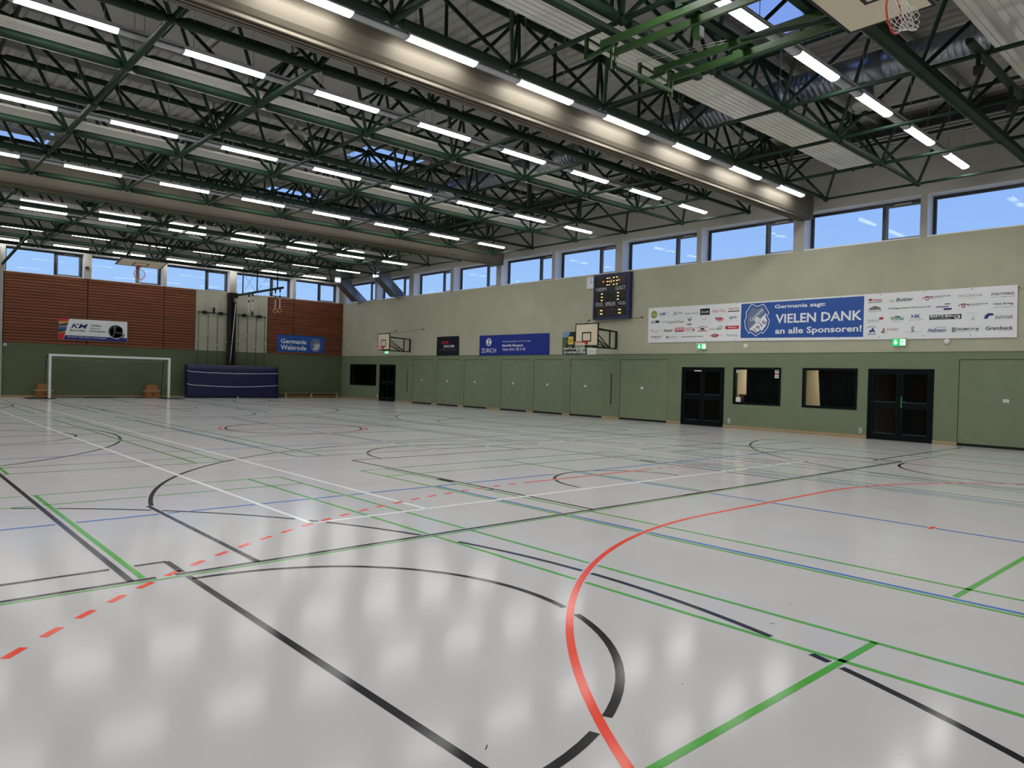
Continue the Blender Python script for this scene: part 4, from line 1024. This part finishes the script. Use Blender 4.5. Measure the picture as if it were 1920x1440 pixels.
t = thing('cable_rail', 'short dark green rail with two hanging black plugs beyond the raised hoop', 'cable rail', (-8.2, 7.76, 7.0))
mb = MB(); mb.bar((-9.75, 7.76, 7.02), (-6.7, 7.76, 7.02), .1, .09); mb.build('rail', STEEL, t)
for x, l in ((-9.25, .22), (-7.35, .3)):
    mb = MB(); mb.box(x-.03, 7.73, 7.0-l, x+.03, 7.79, 6.975); mb.box(x-.05, 7.7, 6.86-l, x+.05, 7.82, 7.0-l)
    for k in (-.03, 0, .03): mb.tube((x+k, 7.74, 6.79-l), (x+k, 7.74, 6.86-l), .008, 5)
    mb.build('plug', RUBBER, t)
t = thing('pipe_run', 'bundle of pipes along the top of the scoreboard wall', 'pipes', (-.8, 20, 8.6))
for x, z, r in ((-.3, 8.62, .05), (-.55, 8.62, .05), (-.85, 8.66, .035), (-1.1, 8.66, .035)):
    mb = MB(); mb.tube((x, 2.0, z), (x, 35.0, z), r, 10); mb.build('pipe', PURLIN, t)
mb = MB(); mb.box(-1.25, 2.0, 8.78, -.15, 35, 8.86)
mb.build('cable_tray', RUBBER, t)

def wall_hoop(yc, label):
    xb = -1.62
    t = thing('wall_basketball_hoop', label, 'basketball hoop', (0, yc, 2.85), 'small basketball hoops on swing arms along the scoreboard wall')
    mb, b, slab = board_mesh((xb, yc-.04, 2.86), (0, -1, 0), (0, 0, 1), (-1, 0, 0), 1.16, .87, .48, .38, .16)
    bo = mb.build('backboard', BOARD, t); b.build('border', BLACK, bo)
    c = Vector((xb-.375, yc-.04, 2.99)); r = MB(); r.torus(c, (0, 0, 1), .225, .012, 32, 8); r.tube(c+Vector((.225, 0, 0)), c+Vector((.37, 0, 0)), .02); slab(r, -.08, .08, .06, .18, .003, .05)
    r.build('rim', RIM, t)
    nb = MB(); net(nb, c, (0, 0, -1), .222, (0, 0, -.3 if yc < 30 else -.09), (0, 0, 0), 5, 10, .004); nb.build('net', NETW, t)
    f = MB(); k = .045; z0, z1 = 2.82, 3.5; y = yc-.2
    for yy in (yc-.33, yc+.12):
        f.bar((xb+.02, yy, z1+.07), (0, y, z1), k, k); f.bar((xb+.02, yy, z0+.02), (0, y, z0), k, k); f.bar((xb+.02, yy, z1+.05), (-.42, y, z0+.01), .03, .03); f.bar((xb+.02, yy, z0+.42), (-.62, y, z0+.01), .03, .03)
    f.bar((-.42, y, z0), (-.42, y, z1), k, k); f.bar((-.03, y, z0-.02), (-.03, y, z1+.02), .06, .06, (1, 0, 0)); f.bar((xb+.05, yc-.33, z0), (xb+.05, yc-.33, z1+.1), k, k, (1, 0, 0)); f.bar((xb+.05, yc+.12, z0), (xb+.05, yc+.12, z1+.1), k, k, (1, 0, 0))
    f.build('swing_arm', STEEL, t)
    f = MB(); f.tube((xb+.06, yc-.3, 3.72), (-.02, yc-1.45, 4.03), .007, 5); f.tube((xb+.06, yc+.1, 3.72), (-.02, yc+1.3, 4.02), .007, 5); f.sphere((-.02, yc-1.45, 4.03), .035); f.sphere((-.02, yc+1.3, 4.02), .035); f.build('stay_rod', STEEL, t)
wall_hoop(22.95, 'small cream basketball backboard below the scoreboard on a green swing arm')
wall_hoop(37.57, 'small cream basketball backboard near the far glass door on a green swing arm')

# ------------------------------------------------------------------ scoreboard and clock
t = thing('scoreboard', 'blue framed electronic scoreboard with amber digits under the high windows', 'scoreboard', (-.05, 22.95, 4.02))
y0, y1, z0, z1, xd = 23.9, 22.02, 4.02, 5.84, -.16
mb = MB()
for a, b, c_, d in ((y1, y0, z0, z0+.09), (y1, y0, z1-.09, z1), (y1, y1+.13, z0+.09, z1-.09), (y0-.09, y0, z0+.09, z1-.09)): mb.box(xd-.02, a, c_, -.001, b, d)
mb.build('frame', SCB, t)
mb = MB(); mb.box(xd, y1+.13, z0+.09, -.01, y0-.09, z1-.09); mb.build('face', SCK, t)
for a, b, c_, d in ((23.7, 22.24, 5.36, 5.72), (23.66, 23.28, 4.72, 5.1), (23.22, 22.78, 4.72, 5.08), (22.72, 22.26, 4.72, 5.06), (23.66, 23.28, 4.13, 4.5), (23.22, 22.78, 4.13, 4.48), (22.72, 22.26, 4.13, 4.46)): mb = MB(); mb.box(xd-.006, b, c_, xd+.001, a, d); mb.build('display_window', SCP, t)
def digit(mb, yc, zc, w_, h_, segs_, m):       # dotted segments seen as bright bars
    x = xd-.012; q = .014
    pos = {'t': (0, 1), 'm': (0, 0), 'b': (0, -1), 'tl': (-1, .5), 'tr': (1, .5), 'bl': (-1, -.5), 'br': (1, -.5)}
    for s_ in segs_:
        u, v = pos[s_]; y = yc-u*w_/2; z = zc+v*h_/2
        if u == 0: mb.box(x, y-w_*.34, z-q, x+.004, y+w_*.34, z+q, m)
        else: mb.box(x, y-q, z-h_*.2, x+.004, y+q, z+h_*.2, m)
mb = MB()
digit(mb, 23.17, 5.535, .1, .27, ('t', 'm', 'b'), 0); digit(mb, 23.06, 5.535, .07, .27, ('t', 'm', 'b'), 0)
digit(mb, 22.84, 5.54, .1, .28, ('t', 'm', 'b'), 0); digit(mb, 22.68, 5.545, .1, .28, ('t', 'm', 'b'), 0)
digit(mb, 23.44, 4.92, .13, .26, ('t', 'm', 'b'), 0); digit(mb, 22.6, 4.92, .13, .26, ('t', 'm', 'b'), 0)
for yc in (23.45, 22.5):
    for zc in (4.375, 4.24):
        for d in (-.035, .035): mb.sphere((xd-.01, yc+d, zc), .022, 8, 6)
for yc, zc in ((22.97, 5.57), (22.97, 5.5)): mb.sphere((xd-.008, yc, zc), .016, 8, 6)
mb.build('digits', LED, t)
mb = MB(); mb.sphere((xd-.01, 23.385, 5.545), .032, 8, 6); mb.sphere((xd-.01, 22.57, 5.56), .03, 8, 6); mb.build('service_dot', LEDR, t)
lay_parts(SCORE, -1, (xd, 23.9, 0), 23.9, (0, -1, 0), (-1, 0, 0), t, 'lettering')
t = thing('wall_clock', 'square white analogue clock left beside the scoreboard', 'clock', (-.03, 24.13, 5.33))
mb = MB(); mb.box(-.07, 23.9, 5.33, -.001, 24.38, 5.83); mb.build('case', PLAST, t)
pr = Print((-.07, 24.38, 5.33), (0, -1, 0), (-1, 0, 0)); pr.ell(.24, .25, .43, .44, 'white'); pr.up()
for k in range(12):
    a = 2*PI*k/12; s_, c_ = math.sin(a), math.cos(a); pr.line([(.24+.17*s_, .25+.175*c_), (.24+.205*s_, .25+.21*c_)], .014, 'ink')
pr.build('dial', t); pr2 = Print((-.072, 24.38, 5.33), (0, -1, 0), (-1, 0, 0)); pr2.up(); pr2.line([(.24, .23), (.245, .44)], .018, 'ink'); pr2.line([(.22, .25), (.36, .255)], .022, 'ink'); pr2.build('hands', t)

# ------------------------------------------------------------------ banners and posters on the scoreboard wall
def sheet(t, name, m, pts, x, th=.006):
    mb = MB(); mb.plate([(x, y, z) for y, z in pts], (1, 0, 0), th); return mb.build(name, m, t)
t = thing('sponsor_banner', 'very long white sponsor banner with a blue thank-you field', 'banner', (-.02, 15.2, 3.0))
sheet(t, 'sheet', WHITEB, [(21.17, 3.03), (21.19, 4.37), (17.3, 4.35), (13.0, 4.36), (9.24, 4.35), (9.22, 2.965), (13.1, 2.985), (17.3, 3.03)], -.02)
bl = sheet(t, 'blue_field', BLUEB, [(17.24, 3.13), (17.24, 4.3), (13.14, 4.31), (13.14, 3.07)], -.022, .003)
pr = Print((-.0222, 17.24, 3.1), (0, -1, 0), (-1, 0, 0)); crest(pr, 17.24-16.634, .632, .93, 1.09); co = pr.build('crest', t)
lay_parts(BAN[:3], -1, (-.0222, 21.17, 0), 21.17, (0, -1, 0), (-1, 0, 0), t, 'lettering')
lay_parts(BAN[3:], -1, (-.0202, 21.17, 0), 21.17, (0, -1, 0), (-1, 0, 0), t, 'sponsor_logo')
mb = MB()
for y in [21.0-1.19*k for k in range(11)]:
    for z in (4.32, 3.06): mb.tube((-.024, y, z), (-.016, y, z), .018, 10)
for k in range(4): mb.tube((-.03, 9.24, 4.3), (-.02, 8.95, 4.12), .008, 5)
mb.build('eyelet', PURLIN, t)
t = thing('insurance_banner', 'blue banner with white oval logo and three text lines', 'banner', (-.02, 28.95, 2.6))
sheet(t, 'sheet', NAVYB, [(31.36, 2.58), (31.36, 3.56), (26.55, 3.56), (26.53, 2.61)], -.02)
lay_parts(ZUR, -1, (-.0202, 31.36, 0), 31.36, (0, -1, 0), (-1, 0, 0), t, 'lettering')
t = thing('dark_banner', 'small black banner with red and white lettering, left of the blue insurance banner', 'banner', (-.02, 33.94, 2.6))
sheet(t, 'sheet', BLACKB, [(34.89, 2.59), (34.88, 3.58), (33.02, 3.59), (32.98, 2.61)], -.02)
lay_parts(INT, -1, (-.0202, 34.89, 0), 34.89, (0, -1, 0), (-1, 0, 0), t, 'lettering')
t = thing('referee_poster', 'photo poster half hidden behind the nearer wall basket', 'poster', (-.02, 25.0, 2.6))
sheet(t, 'sheet', PRINTS['grass'], [(25.74, 2.6), (25.74, 3.57), (24.3, 3.57), (24.3, 2.6)], -.014)
pr = Print((-.0142, 25.74, 2.6), (0, -1, 0), (-1, 0, 0))
pr.rect(.72, .86, 1.44, .22, 'sky'); pr.up(); pr.poly([(.2, .0), (.24, .6), (.35, .78), (.45, .97), (.75, .97), (.95, .75), (1.0, 0)], 'ink'); pr.up()
pr.rect(.49, .6, .28, .34, 'yellow'); pr.up(); pr.line([(.4, .62), (.58, .66)], .03, 'ink'); pr.line([(.4, .54), (.58, .58)], .03, 'ink'); pr.rect(.33, .55, .07, .14, 'skin'); pr.rect(.45, .33, .1, .06, 'skin')
lay(pr, [(k, s_, a, z-2.6, *r) for k, s_, a, z, *r in FAIR], -1, 25.74, 0); pr.build('picture', t)
t = thing('white_notice', 'white notice board under the nearer wall basket beside the photo poster', 'notice', (-.02, 24.05, 2.6))
sheet(t, 'sheet', PLAST, [(24.3, 2.6), (24.3, 3.0), (23.8, 3.0), (23.8, 2.6)], -.012)
pr = Print((-.0122, 24.3, 2.6), (0, -1, 0), (-1, 0, 0)); pr.text('TSV', .22, .33, .24, .09, 'ink', 'b'); pr.line([(.08, .14), (.25, .16), (.42, .14)], .012, 'steel'); pr.line([(.08, .1), (.42, .1)], .008, 'steel'); pr.build('print', t)

# exit signs, detectors, sockets
def exit_sign(yl, yr, z0, z1, label):
    t = thing('exit_sign', label, 'exit sign', (-.05, (yl+yr)/2, z0)); w_, h_ = yl-yr, z1-z0
    mb = MB(); mb.box(-.09, yr, z0, -.002, yl, z1); mb.box(-.1, yr-.01, z1, -.001, yl+.01, z1+.03); mb.build('case', PLAST, t)
    pr = Print((-.0905, yl, z0), (0, -1, 0), (-1, 0, 0)); pr.rect(w_/2, h_/2, w_, h_, 'exit_green'); pr.up()
    pr.poly([(w_*.2, h_*.85), (w_*.32, h_*.85), (w_*.32, h_*.5), (w_*.42, h_*.5), (w_*.26, h_*.15), (w_*.1, h_*.5), (w_*.2, h_*.5)], 'exit_white')
    pr.rect(w_*.78, h_*.5, w_*.36, h_*.8, 'exit_white'); pr.up()
    pr.ell(w_*.77, h_*.8, w_*.07, h_*.12, 'exit_green', 10); pr.line([(w_*.76, h_*.68), (w_*.74, h_*.45)], .03, 'exit_green'); pr.line([(w_*.74, h_*.45), (w_*.82, h_*.33), (w_*.8, h_*.16)], .018, 'exit_green'); pr.line([(w_*.74, h_*.45), (w_*.68, h_*.3), (w_*.64, h_*.3)], .018, 'exit_green'); pr.line([(w_*.76, h_*.66), (w_*.85, h_*.58), (w_*.86, h_*.5)], .014, 'exit_green'); pr.line([(w_*.75, h_*.64), (w_*.68, h_*.56)], .014, 'exit_green')
    pr.build('pictogram', t)
exit_sign(18.93, 18.56, 2.76, 2.94, 'lit green exit sign above the glass door with the pale closer')
exit_sign(12.28, 11.91, 2.78, 2.99, 'lit green exit sign above the glass door with the green handle')
exit_sign(39.85, 39.45, 2.72, 2.88, 'lit exit sign behind the farther wall basket')
for y, z, r, lab in ((17.03, 2.85, .085, 'round white wall alarm sounder under the sponsor banner, by its blue field'), (10.86, 2.89, .075, 'round white wall fitting under the sponsor banner, past the handled door'), (44.06, 3.3, .05, 'small white wall fitting above the wide window at the far corner')):
    t = thing('wall_fitting', lab, 'wall fitting', (-.02, y, z))
    mb = MB(); mb.lathe([(r, 0), (r, -.035), (r*.8, -.05), (.001, -.052)], (0, y, z), 24, axis='X'); mb.build('body', PLAST, t)
    mb = MB(); mb.box(-.006, y-r*.9, z-r*.9, 0, y+r*.9, z+r*.9); mb.build('back_plate', CREAMP, t)
for y, z, lab in ((17.6, .25, 'white double wall socket beside the glass door with the pale closer'), (13.14, .23, 'white double wall socket beside the glass door with the green handle'), (40.66, .25, 'white wall socket beside the far glass door')):
    t = thing('wall_socket', lab, 'socket', (-.01, y, z))
    mb = MB(); mb.box(-.014, y-.04, z-.08, 0, y+.04, z+.08); mb.build('plate', PLAST, t)
    mb = MB()
    for d in (-.038, .038): mb.tube((-.016, y, z+d), (-.013, y, z+d), .024, 14)
    mb.build('outlet', RUBBER, t)
for y, z, w_, h_, lab, red in ((15.9, 2.0, .15, .15, 'upper red headed notice stuck in the staff-room window corner', 1), (15.9, 1.84, .15, .14, 'lower red headed notice stuck in the staff-room window corner', 1), (17.33, 1.99, .15, .11, 'small white notice in the lit corner of the staff-room window', 0), (17.3, .99, .18, .2, 'white sheet in the lower lit corner of the staff-room window', 0)):
    t = thing('notice', lab, 'notice', (.045, y, z-h_/2)); mb = MB(); mb.box(.044, y-w_/2, z-h_/2, .048, y+w_/2, z+h_/2); mb.build('sheet', PLAST, t)
    if red:
        pr = Print((.0438, y+w_/2, z-h_/2), (0, -1, 0), (-1, 0, 0)); pr.rect(w_/2, h_-.015, w_, .03, 'red'); pr.line([(.04, .06), (.11, .06)], .02, 'ink'); pr.build('print', t)
t = thing('door_notice', 'pale notice inside the staff room behind the tied curtain', 'notice', (3.18, 13.9, 1.5)); mb = MB(); mb.box(3.17, 15.9, 1.25, 3.188, 16.3, 1.75); mb.build('sheet', PLAST, t)
t = thing('microwave', 'small dark box with dark window on the staff-room counter', 'microwave', (.6, 17.25, .9)); mb = MB(); mb.box(.42, 17.0, .9, .9, 17.5, 1.18); mb.build('case', PINE, t); mb = MB(); mb.box(.41, 17.02, .94, .421, 17.3, 1.14); mb.build('door', SCK, t)
t = thing('counter', 'low counter under the staff-room window with the notices', 'counter', (.6, 17.2, 0)); mb = MB(); mb.box(.35, 15.3, .84, 1.0, 17.6, .9); mb.build('worktop', PINE, t); mb = MB(); mb.box(.4, 15.35, 0, .95, 17.55, .84); mb.build('base', ROOM, t)

# ------------------------------------------------------------------ end wall: banners, sign, climbing poles, rings
YB = YF-.045
t = thing('company_banner', 'white company banner with red and yellow stripes on the wood cladding', 'banner', (-13.87, YB, 2.84))
mb = MB(); mb.plate([(-15.4, YB, 3.86), (-12.34, YB, 3.885), (-12.33, YB, 2.85), (-15.38, YB, 2.84)], (0, 1, 0), .008); mb.build('sheet', WHITEB, t)
pr = Print((-15.4, YB, 0), (1, 0, 0), (0, -1, 0))
pr.poly([(0, 3.86), (.47, 3.86), (.24, 2.845), (.02, 2.845)], 'ink'); pr.up()
for pts, c_ in (([(0, 3.86), (.47, 3.86), (.44, 3.76), (.02, 3.7)], 'red'), ([(.02, 3.7), (.44, 3.75), (.41, 3.66), (.05, 3.56)], 'gold'), ([(.03, 3.5), (.4, 3.56), (.37, 3.42), (.03, 3.4)], 'steel'), ([(.02, 3.4), (.37, 3.42), (.35, 3.28), (.02, 3.27)], 'blue'), ([(.0, 3.17), (.33, 3.26), (.32, 3.2), (.0, 3.12)], 'gold'), ([(.0, 3.1), (.31, 3.18), (.24, 2.845), (.02, 2.845)], 'red')): pr.poly(pts, c_)
pr.poly([(.3, 3.05), (3.06, 3.05), (3.06, 2.85), (.25, 2.845)], 'navy')
lay(pr, KM, 1, -15.4, 0)
u, v = 2.62, 3.3
for pts, c_ in (([(-.2,-.25),(.05,-.32),(.12,-.1),(-.1,.0)], 'white'), ([(-.1,.05),(.18,.02),(.2,.28),(-.05,.3)], 'darkred'), ([(.02,-.05),(.34,-.05),(.3,-.22),(.1,-.25)], 'steel'), ([(-.36,.1),(-.22,.3),(-.18,-.1),(-.3,-.2)], 'navy')): pr.poly([(u+a, v+b) for a, b in pts], c_)
pr.build('print', t)
t = thing('club_banner', 'blue club banner with white lettering and crest on the wood cladding', 'banner', (-2.77, YB, 2.72))
mb = MB(); mb.plate([(-4.31, YB, 3.72), (-1.22, YB, 3.73), (-1.25, YB, 2.72), (-4.29, YB, 2.72)], (0, 1, 0), .008); mb.build('sheet', BLUEB, t)
pr = Print((-4.31, YB, 0), (1, 0, 0), (0, -1, 0)); lay(pr, GW, 1, -4.31, 0); pr.build('print', t)
t = thing('round_sign', 'small round white prohibition sign on the green end wall', 'sign', (-17.5, YF, 2.46))
mb = MB(); mb.lathe([(.001, -.012), (.075, -.012), (.075, 0)], (-17.5, YF, 2.46), 20, axis='Y'); mb.build('disc', PLAST, t)
pr = Print((-17.5, YF-.0125, 2.46), (1, 0, 0), (0, -1, 0)); pr.line([(-.05, .05), (.05, -.05)], .02, 'ink'); pr.line([(.02, .03), (.05, .0)], .02, 'ink'); pr.build('symbol', t)
t = thing('guide_post', 'pale grey steel post at the left end of the wood cladding', 'post', (-17.68, YF-.1, 0))
mb = MB(); mb.box(-17.73, YF-.14, 0, -17.63, YF-.02, 7.0); mb.build('post', PURLIN, t)
mb = MB(); mb.bar((-17.68, YF-.1, 6.2), (-17.3, 40.2, 7.05), .08, .1); mb.box(-17.45, 41.6, 6.9, -17.3, 41.9, 7.05); mb.build('brace', STEEL, t)
t = thing('window_motor', 'small dark box on the pier between two end wall windows', 'motor', (-14.2, YF, 6.45)); mb = MB(); mb.box(-14.28, YF-.06, 6.4, -14.12, YF, 6.5); mb.build('case', RUBBER, t)
for x0, lab, bx in ((-8.85, 'rack of four climbing poles left of the dark mast', -8.05), (-6.66, 'rack of four climbing poles right of the dark mast', -5.9)):
    t = thing('climbing_pole_rack', lab, 'climbing poles', (x0+.76, YF-.2, 0)); y = YF-.22
    mb = MB(); mb.bar((x0-.06, y, 4.68), (x0+1.6, y, 4.66), .05, .06)
    for a in (.25, 1.12): mb.bar((x0+a, y, 4.66), (x0+a+.12, YF-.01, 4.68), .06, .06); mb.box(x0+a-.05, y-.05, 4.58, x0+a+.18, y+.05, 4.76)
    mb.box(bx-.05, y-.06, 4.66, bx+.05, y+.04, 4.98); mb.build('top_rail', STEEL, t)
    for k in range(4):
        p = MB(); p.tube((x0+.51*k, y, .02), (x0+.51*k, y, 4.66), .022, 10); po = p.build('pole', mat('pole_steel', srgb(74, 84, 72), .4, metal=.4) if 'pole_steel' not in MATS else MATS['pole_steel'], t)
        c_ = MB(); zz = (3.2, 3.5, 2.9, 3.1)[k]; c_.tube((x0+.51*k, y, zz), (x0+.51*k, y, zz+.05), .03, 10); c_.build('collar', PLAST, po)
    mb = MB(); mb.path([(x0+.25, y, 4.8), (x0+.3, y, 5.2), (x0+.42, y, 5.05), (x0+.72, y, 4.86)], .006, 5); mb.path([(x0+1.12, y, 4.8), (x0+1.15, y, 5.3), (x0+1.45, y, 5.1)], .006, 5); mb.build('cord', RUBBER, t)
t = thing('ring_mast', 'dark mast on the end wall with a long boom for gym rings', 'gym mast', (-7.0, YF-.2, 0))
mb = MB(); mb.box(-7.26, YF-.3, 0, -7.12, YF-.02, 5.75); mb.box(-6.93, YF-.3, 0, -6.83, YF-.02, 5.4); mb.box(-7.12, YF-.12, 0, -6.93, YF-.02, 5.7); mb.box(-7.28, YF-.42, 5.62, -6.8, YF-.02, 5.88); mb.build('mast', BATTEN, t)
mb = MB(); mb.path([(-6.9, YF-.35, 5.3), (-7.02, YF-.34, 3.5), (-7.14, YF-.35, 1.9)], .018, 6); mb.path([(-6.95, 44.6, 5.35), (-6.7, 43.6, 5.22), (-6.7, 42.0, 5.45), (-6.7, 40.2, 5.7)], .01, 5); mb.build('rope', CORD, t)
mb = MB(); mb.bar((-6.9, 44.7, 5.74), (-6.6, 39.2, 5.82), .1, .1); mb.build('boom', STEEL, t)
for yy in (44.05, 42.1, 39.55): mb = MB(); mb.tube((-6.74+.0*yy, yy, 5.8), (-6.74, yy, 7.05), .035, 8); mb.build('drop_tube', STEEL, t)
mb = MB()
for y0, y1 in ((44.0, 42.3), (42.1, 39.7)):
    mb.tube((-6.74, y0, 5.85), (-6.74, y1, 6.9), .007, 5); mb.tube((-6.74, y0, 6.9), (-6.74, y1, 5.85), .007, 5)
mb.build('brace_wire', RUBBER, t)
for ys, lab in (((43.35, 42.85), 'pair of gym rings hanging nearer the end wall from the boom'), ((39.95, 39.4), 'pair of gym rings hanging at the free end of the boom')):
    t = thing('gym_rings', lab, 'gym rings', (-6.66, sum(ys)/2, 4.5))
    for y in ys:
        r = MB(); r.torus((-6.66, y, 4.66), (.3, 1, 0), .1, .016, 22, 6); r.build('ring', PINE, t)
        s_ = MB(); s_.box(-6.675, y-.012, 4.77, -6.645, y+.012, 5.74); s_.build('strap', CORD, t)
        for q0, q1 in ((5.3, 5.42), (5.6, 5.8)): s_ = MB(); s_.box(-6.69, y-.025, q0, -6.63, y+.025, q1); s_.build('buckle', RUBBER, t)

# ------------------------------------------------------------------ goal, vault boxes, mats, bench
t = thing('football_goal', 'white framed football goal with green grey net at the end wall', 'goal', (MX+.2, 43.3, 0)); g0, g1, gy, gh = -15.97, -10.75, 43.3, 2.04; k = .1
mb = MB(); mb.box(g0-k/2, gy-k/2, 0, g0+k/2, gy+k/2, gh+k/2); mb.build('post', ALU, t)
mb = MB(); mb.box(g1-k/2, gy-k/2, 0, g1+k/2, gy+k/2, gh+k/2); mb.build('post', ALU, t)
mb = MB(); mb.box(g0+k/2, gy-k/2, gh-k/2, g1-k/2, gy+k/2, gh+k/2); mb.build('crossbar', ALU, t)
mb = MB()
for x, s_ in ((g0, 1), (g1, -1)):
    mb.path([(x, gy+.05, gh), (x-.0, gy+.75, gh-.06), (x, gy+.9, gh-.2)], .022, 8); mb.tube((x, gy+.9, gh-.2), (x, gy+1.25, .04), .02, 8); mb.tube((x, gy+1.25, .03), (x, gy+.03, .03), .022, 8)
mb.tube((g0, gy+1.25, .03), (g1, gy+1.25, .03), .022, 8); mb.build('net_frame', RUBBER, t)
mb = MB(); n = 44; r_ = .004
top = lambda x: gh-.1-.12*math.sin(PI*(x-g0)/(g1-g0))
for i in range(n+1):
    x = g0+(g1-g0)*i/n; mb.path([(x, gy+.04, top(x)+.04), (x, gy+.75, top(x)-.04), (x, gy+.92, top(x)-.2), (x, gy+1.22, .04)], r_, 4)
for j in range(17):
    f = j/16; y = gy+1.22-.3*f; z = .04+(gh-.42)*f; mb.path([(g0+(g1-g0)*i/8, y, z-.03*math.sin(PI*i/8)*f) for i in range(9)], r_, 4)
for j in range(6): mb.path([(g0+(g1-g0)*i/8, gy+.1+.12*j, top(g0+(g1-g0)*i/8)+.03-.012*j) for i in range(9)], r_, 4)
for x in (g0, g1):
    for i in range(8): y = gy+.05+.14*i; mb.path([(x, y, .05), (x, y, gh-.1 if y < gy+.85 else 1.4)], r_, 4)
    for j in range(14): z = .1+.13*j; mb.path([(x, gy+.05, z), (x, gy+1.22-.3*z/2, z)], r_, 4)
mb.build('net', NETG, t)
for x, dy, lab in ((-16.0, 44.5, 'small wooden vault box at the goal post by the round sign'), (-11.23, 44.5, 'small wooden vault box in the goal next to the blue mat')):
    t = thing('vault_box', lab, 'vault box', (x, dy, 0)); 
    def taper(mb, z0, z1, w0, w1, d0, d1): mb.add([(x-w0, dy-d0, z0), (x+w0, dy-d0, z0), (x+w0, dy+d0, z0), (x-w0, dy+d0, z0), (x-w1, dy-d1, z1), (x+w1, dy-d1, z1), (x+w1, dy+d1, z1), (x-w1, dy+d1, z1)], [(3,2,1,0),(4,5,6,7),(0,1,5,4),(1,2,6,5),(2,3,7,6),(3,0,4,7)])
    mb = MB(); taper(mb, .01, .33, .34, .32, .22, .2); mb.build('lower_section', BOXW, t)
    mb = MB(); taper(mb, .33, .385, .37, .36, .24, .23); mb.build('rim_board', PINE, t)
    mb = MB(); taper(mb, .385, .67, .27, .24, .18, .16); mb.build('upper_section', BOXW, t)
    mb = MB(); mb.box(x-.1+.03, dy-.222, .18, x+.1+.03, dy-.19, .22); mb.build('grip_slot', BLACK, t)
for x0, x1, y0, y1, lab in ((-16.85, -15.75, 42.9, 44.25, 'thin black mat on the floor under the left goal post'), (-14.4, -13.0, 44.05, 44.3, 'narrow black mat strip on the floor inside the goal'), (-12.1, -11.2, 44.0, 44.25, 'short black mat strip before the vault box in the goal'), (-11.15, -10.1, 42.75, 43.9, 'thin black mat on the floor under the goal post by the blue mat')):
    mb = MB(); mb.box(x0, y0, .002, x1, y1, .022); o = mb.build('floor_mat', RUBBER, loc=((x0+x1)/2, (y0+y1)/2, 0)); tag(o, lab, 'mat')
t = thing('crash_mat', 'big dark blue crash mat leaning upright on the end wall', 'crash mat', (-7.0, 44.4, 0))
mb = MB(); nx, nz = 26, 8; a0, a1 = -9.58, -4.5
for side in (0, 1):
    vs_ = []
    for j in range(nz+1):
        for i in range(nx+1):
            u, v = i/nx, j/nz; x = a0+(a1-a0)*u+(.02 if v > .9 else 0)*math.sin(u*9)
            bulge = .05*math.sin(PI*u)*math.sin(PI*min(1, v*1.1)) if side == 0 else 0
            z = 1.79*v+(.02*math.sin(PI*u) if v == 1 else 0)
            vs_.append((x, (44.12 if side == 0 else 44.48)-bulge+.12*v, z+.003))
    mb.add(vs_, [[j*(nx+1)+i, j*(nx+1)+i+1, (j+1)*(nx+1)+i+1, (j+1)*(nx+1)+i] for j in range(nz) for i in range(nx)], 0, True)
S_ = (nx+1)*(nz+1)
edge = [i for i in range(nx+1)]+[j*(nx+1)+nx for j in range(1, nz+1)]+[nz*(nx+1)+i for i in range(nx-1, -1, -1)]+[j*(nx+1) for j in range(nz-1, 0, -1)]
mb.f += [[e1, e2, e2+S_, e1+S_] for e1, e2 in zip(edge, edge[1:]+edge[:1])]; mb.m += [0]*len(edge); mb.s += [False]*len(edge)
mb.build('cover', MATB, t)
for zl, sag in ((1.42, .06), (.72, .1)):
    cmb = MB(); pts = []
    for i in range(25):
        u = i/24; x = a0+.02+(a1-a0-.04)*u; z = zl-sag*math.sin(PI*u)+(.05 if u == 0 else 0)
        v = z/1.79; pts.append((x, 44.12-.05*math.sin(PI*u)*math.sin(PI*min(1, v*1.1))+.12*v-.012, z))
    cmb.path(pts, .014, 6); cmb.build('carry_rope', CORD, t)
t = thing('gym_bench', 'long low wooden gym bench under the blue club banner', 'bench', (-2.3, 44.65, 0))
mb = MB(); mb.box(-4.25, 44.48, .275, -.3, 44.8, .305); mb.build('seat', mat('bench_seat', srgb(120, 112, 78), .5), t)
for x in (-3.85, -2.24, -.52): mb = MB(); mb.box(x-.05, 44.5, 0, x+.05, 44.78, .275); mb.build('leg', PINE, t)
mb = MB(); mb.box(-3.95, 44.6, .05, -.45, 44.68, .13); mb.build('balance_beam', BOXW, t)
t = thing('shuttlecock', 'tiny white shuttlecock lying on the floor before the blue mat', 'shuttlecock', (-6.95, 43.85, 0))
mb = MB(); mb.lathe([(.012, .04), (.034, .1), (.032, .1), (.01, .04)], (-6.95, 43.85, 0), 14); mb.build('skirt', PLAST, t); mb = MB(); mb.sphere((-6.95, 43.85, .026), .026, 10, 8); mb.build('cork', PLAST, t)
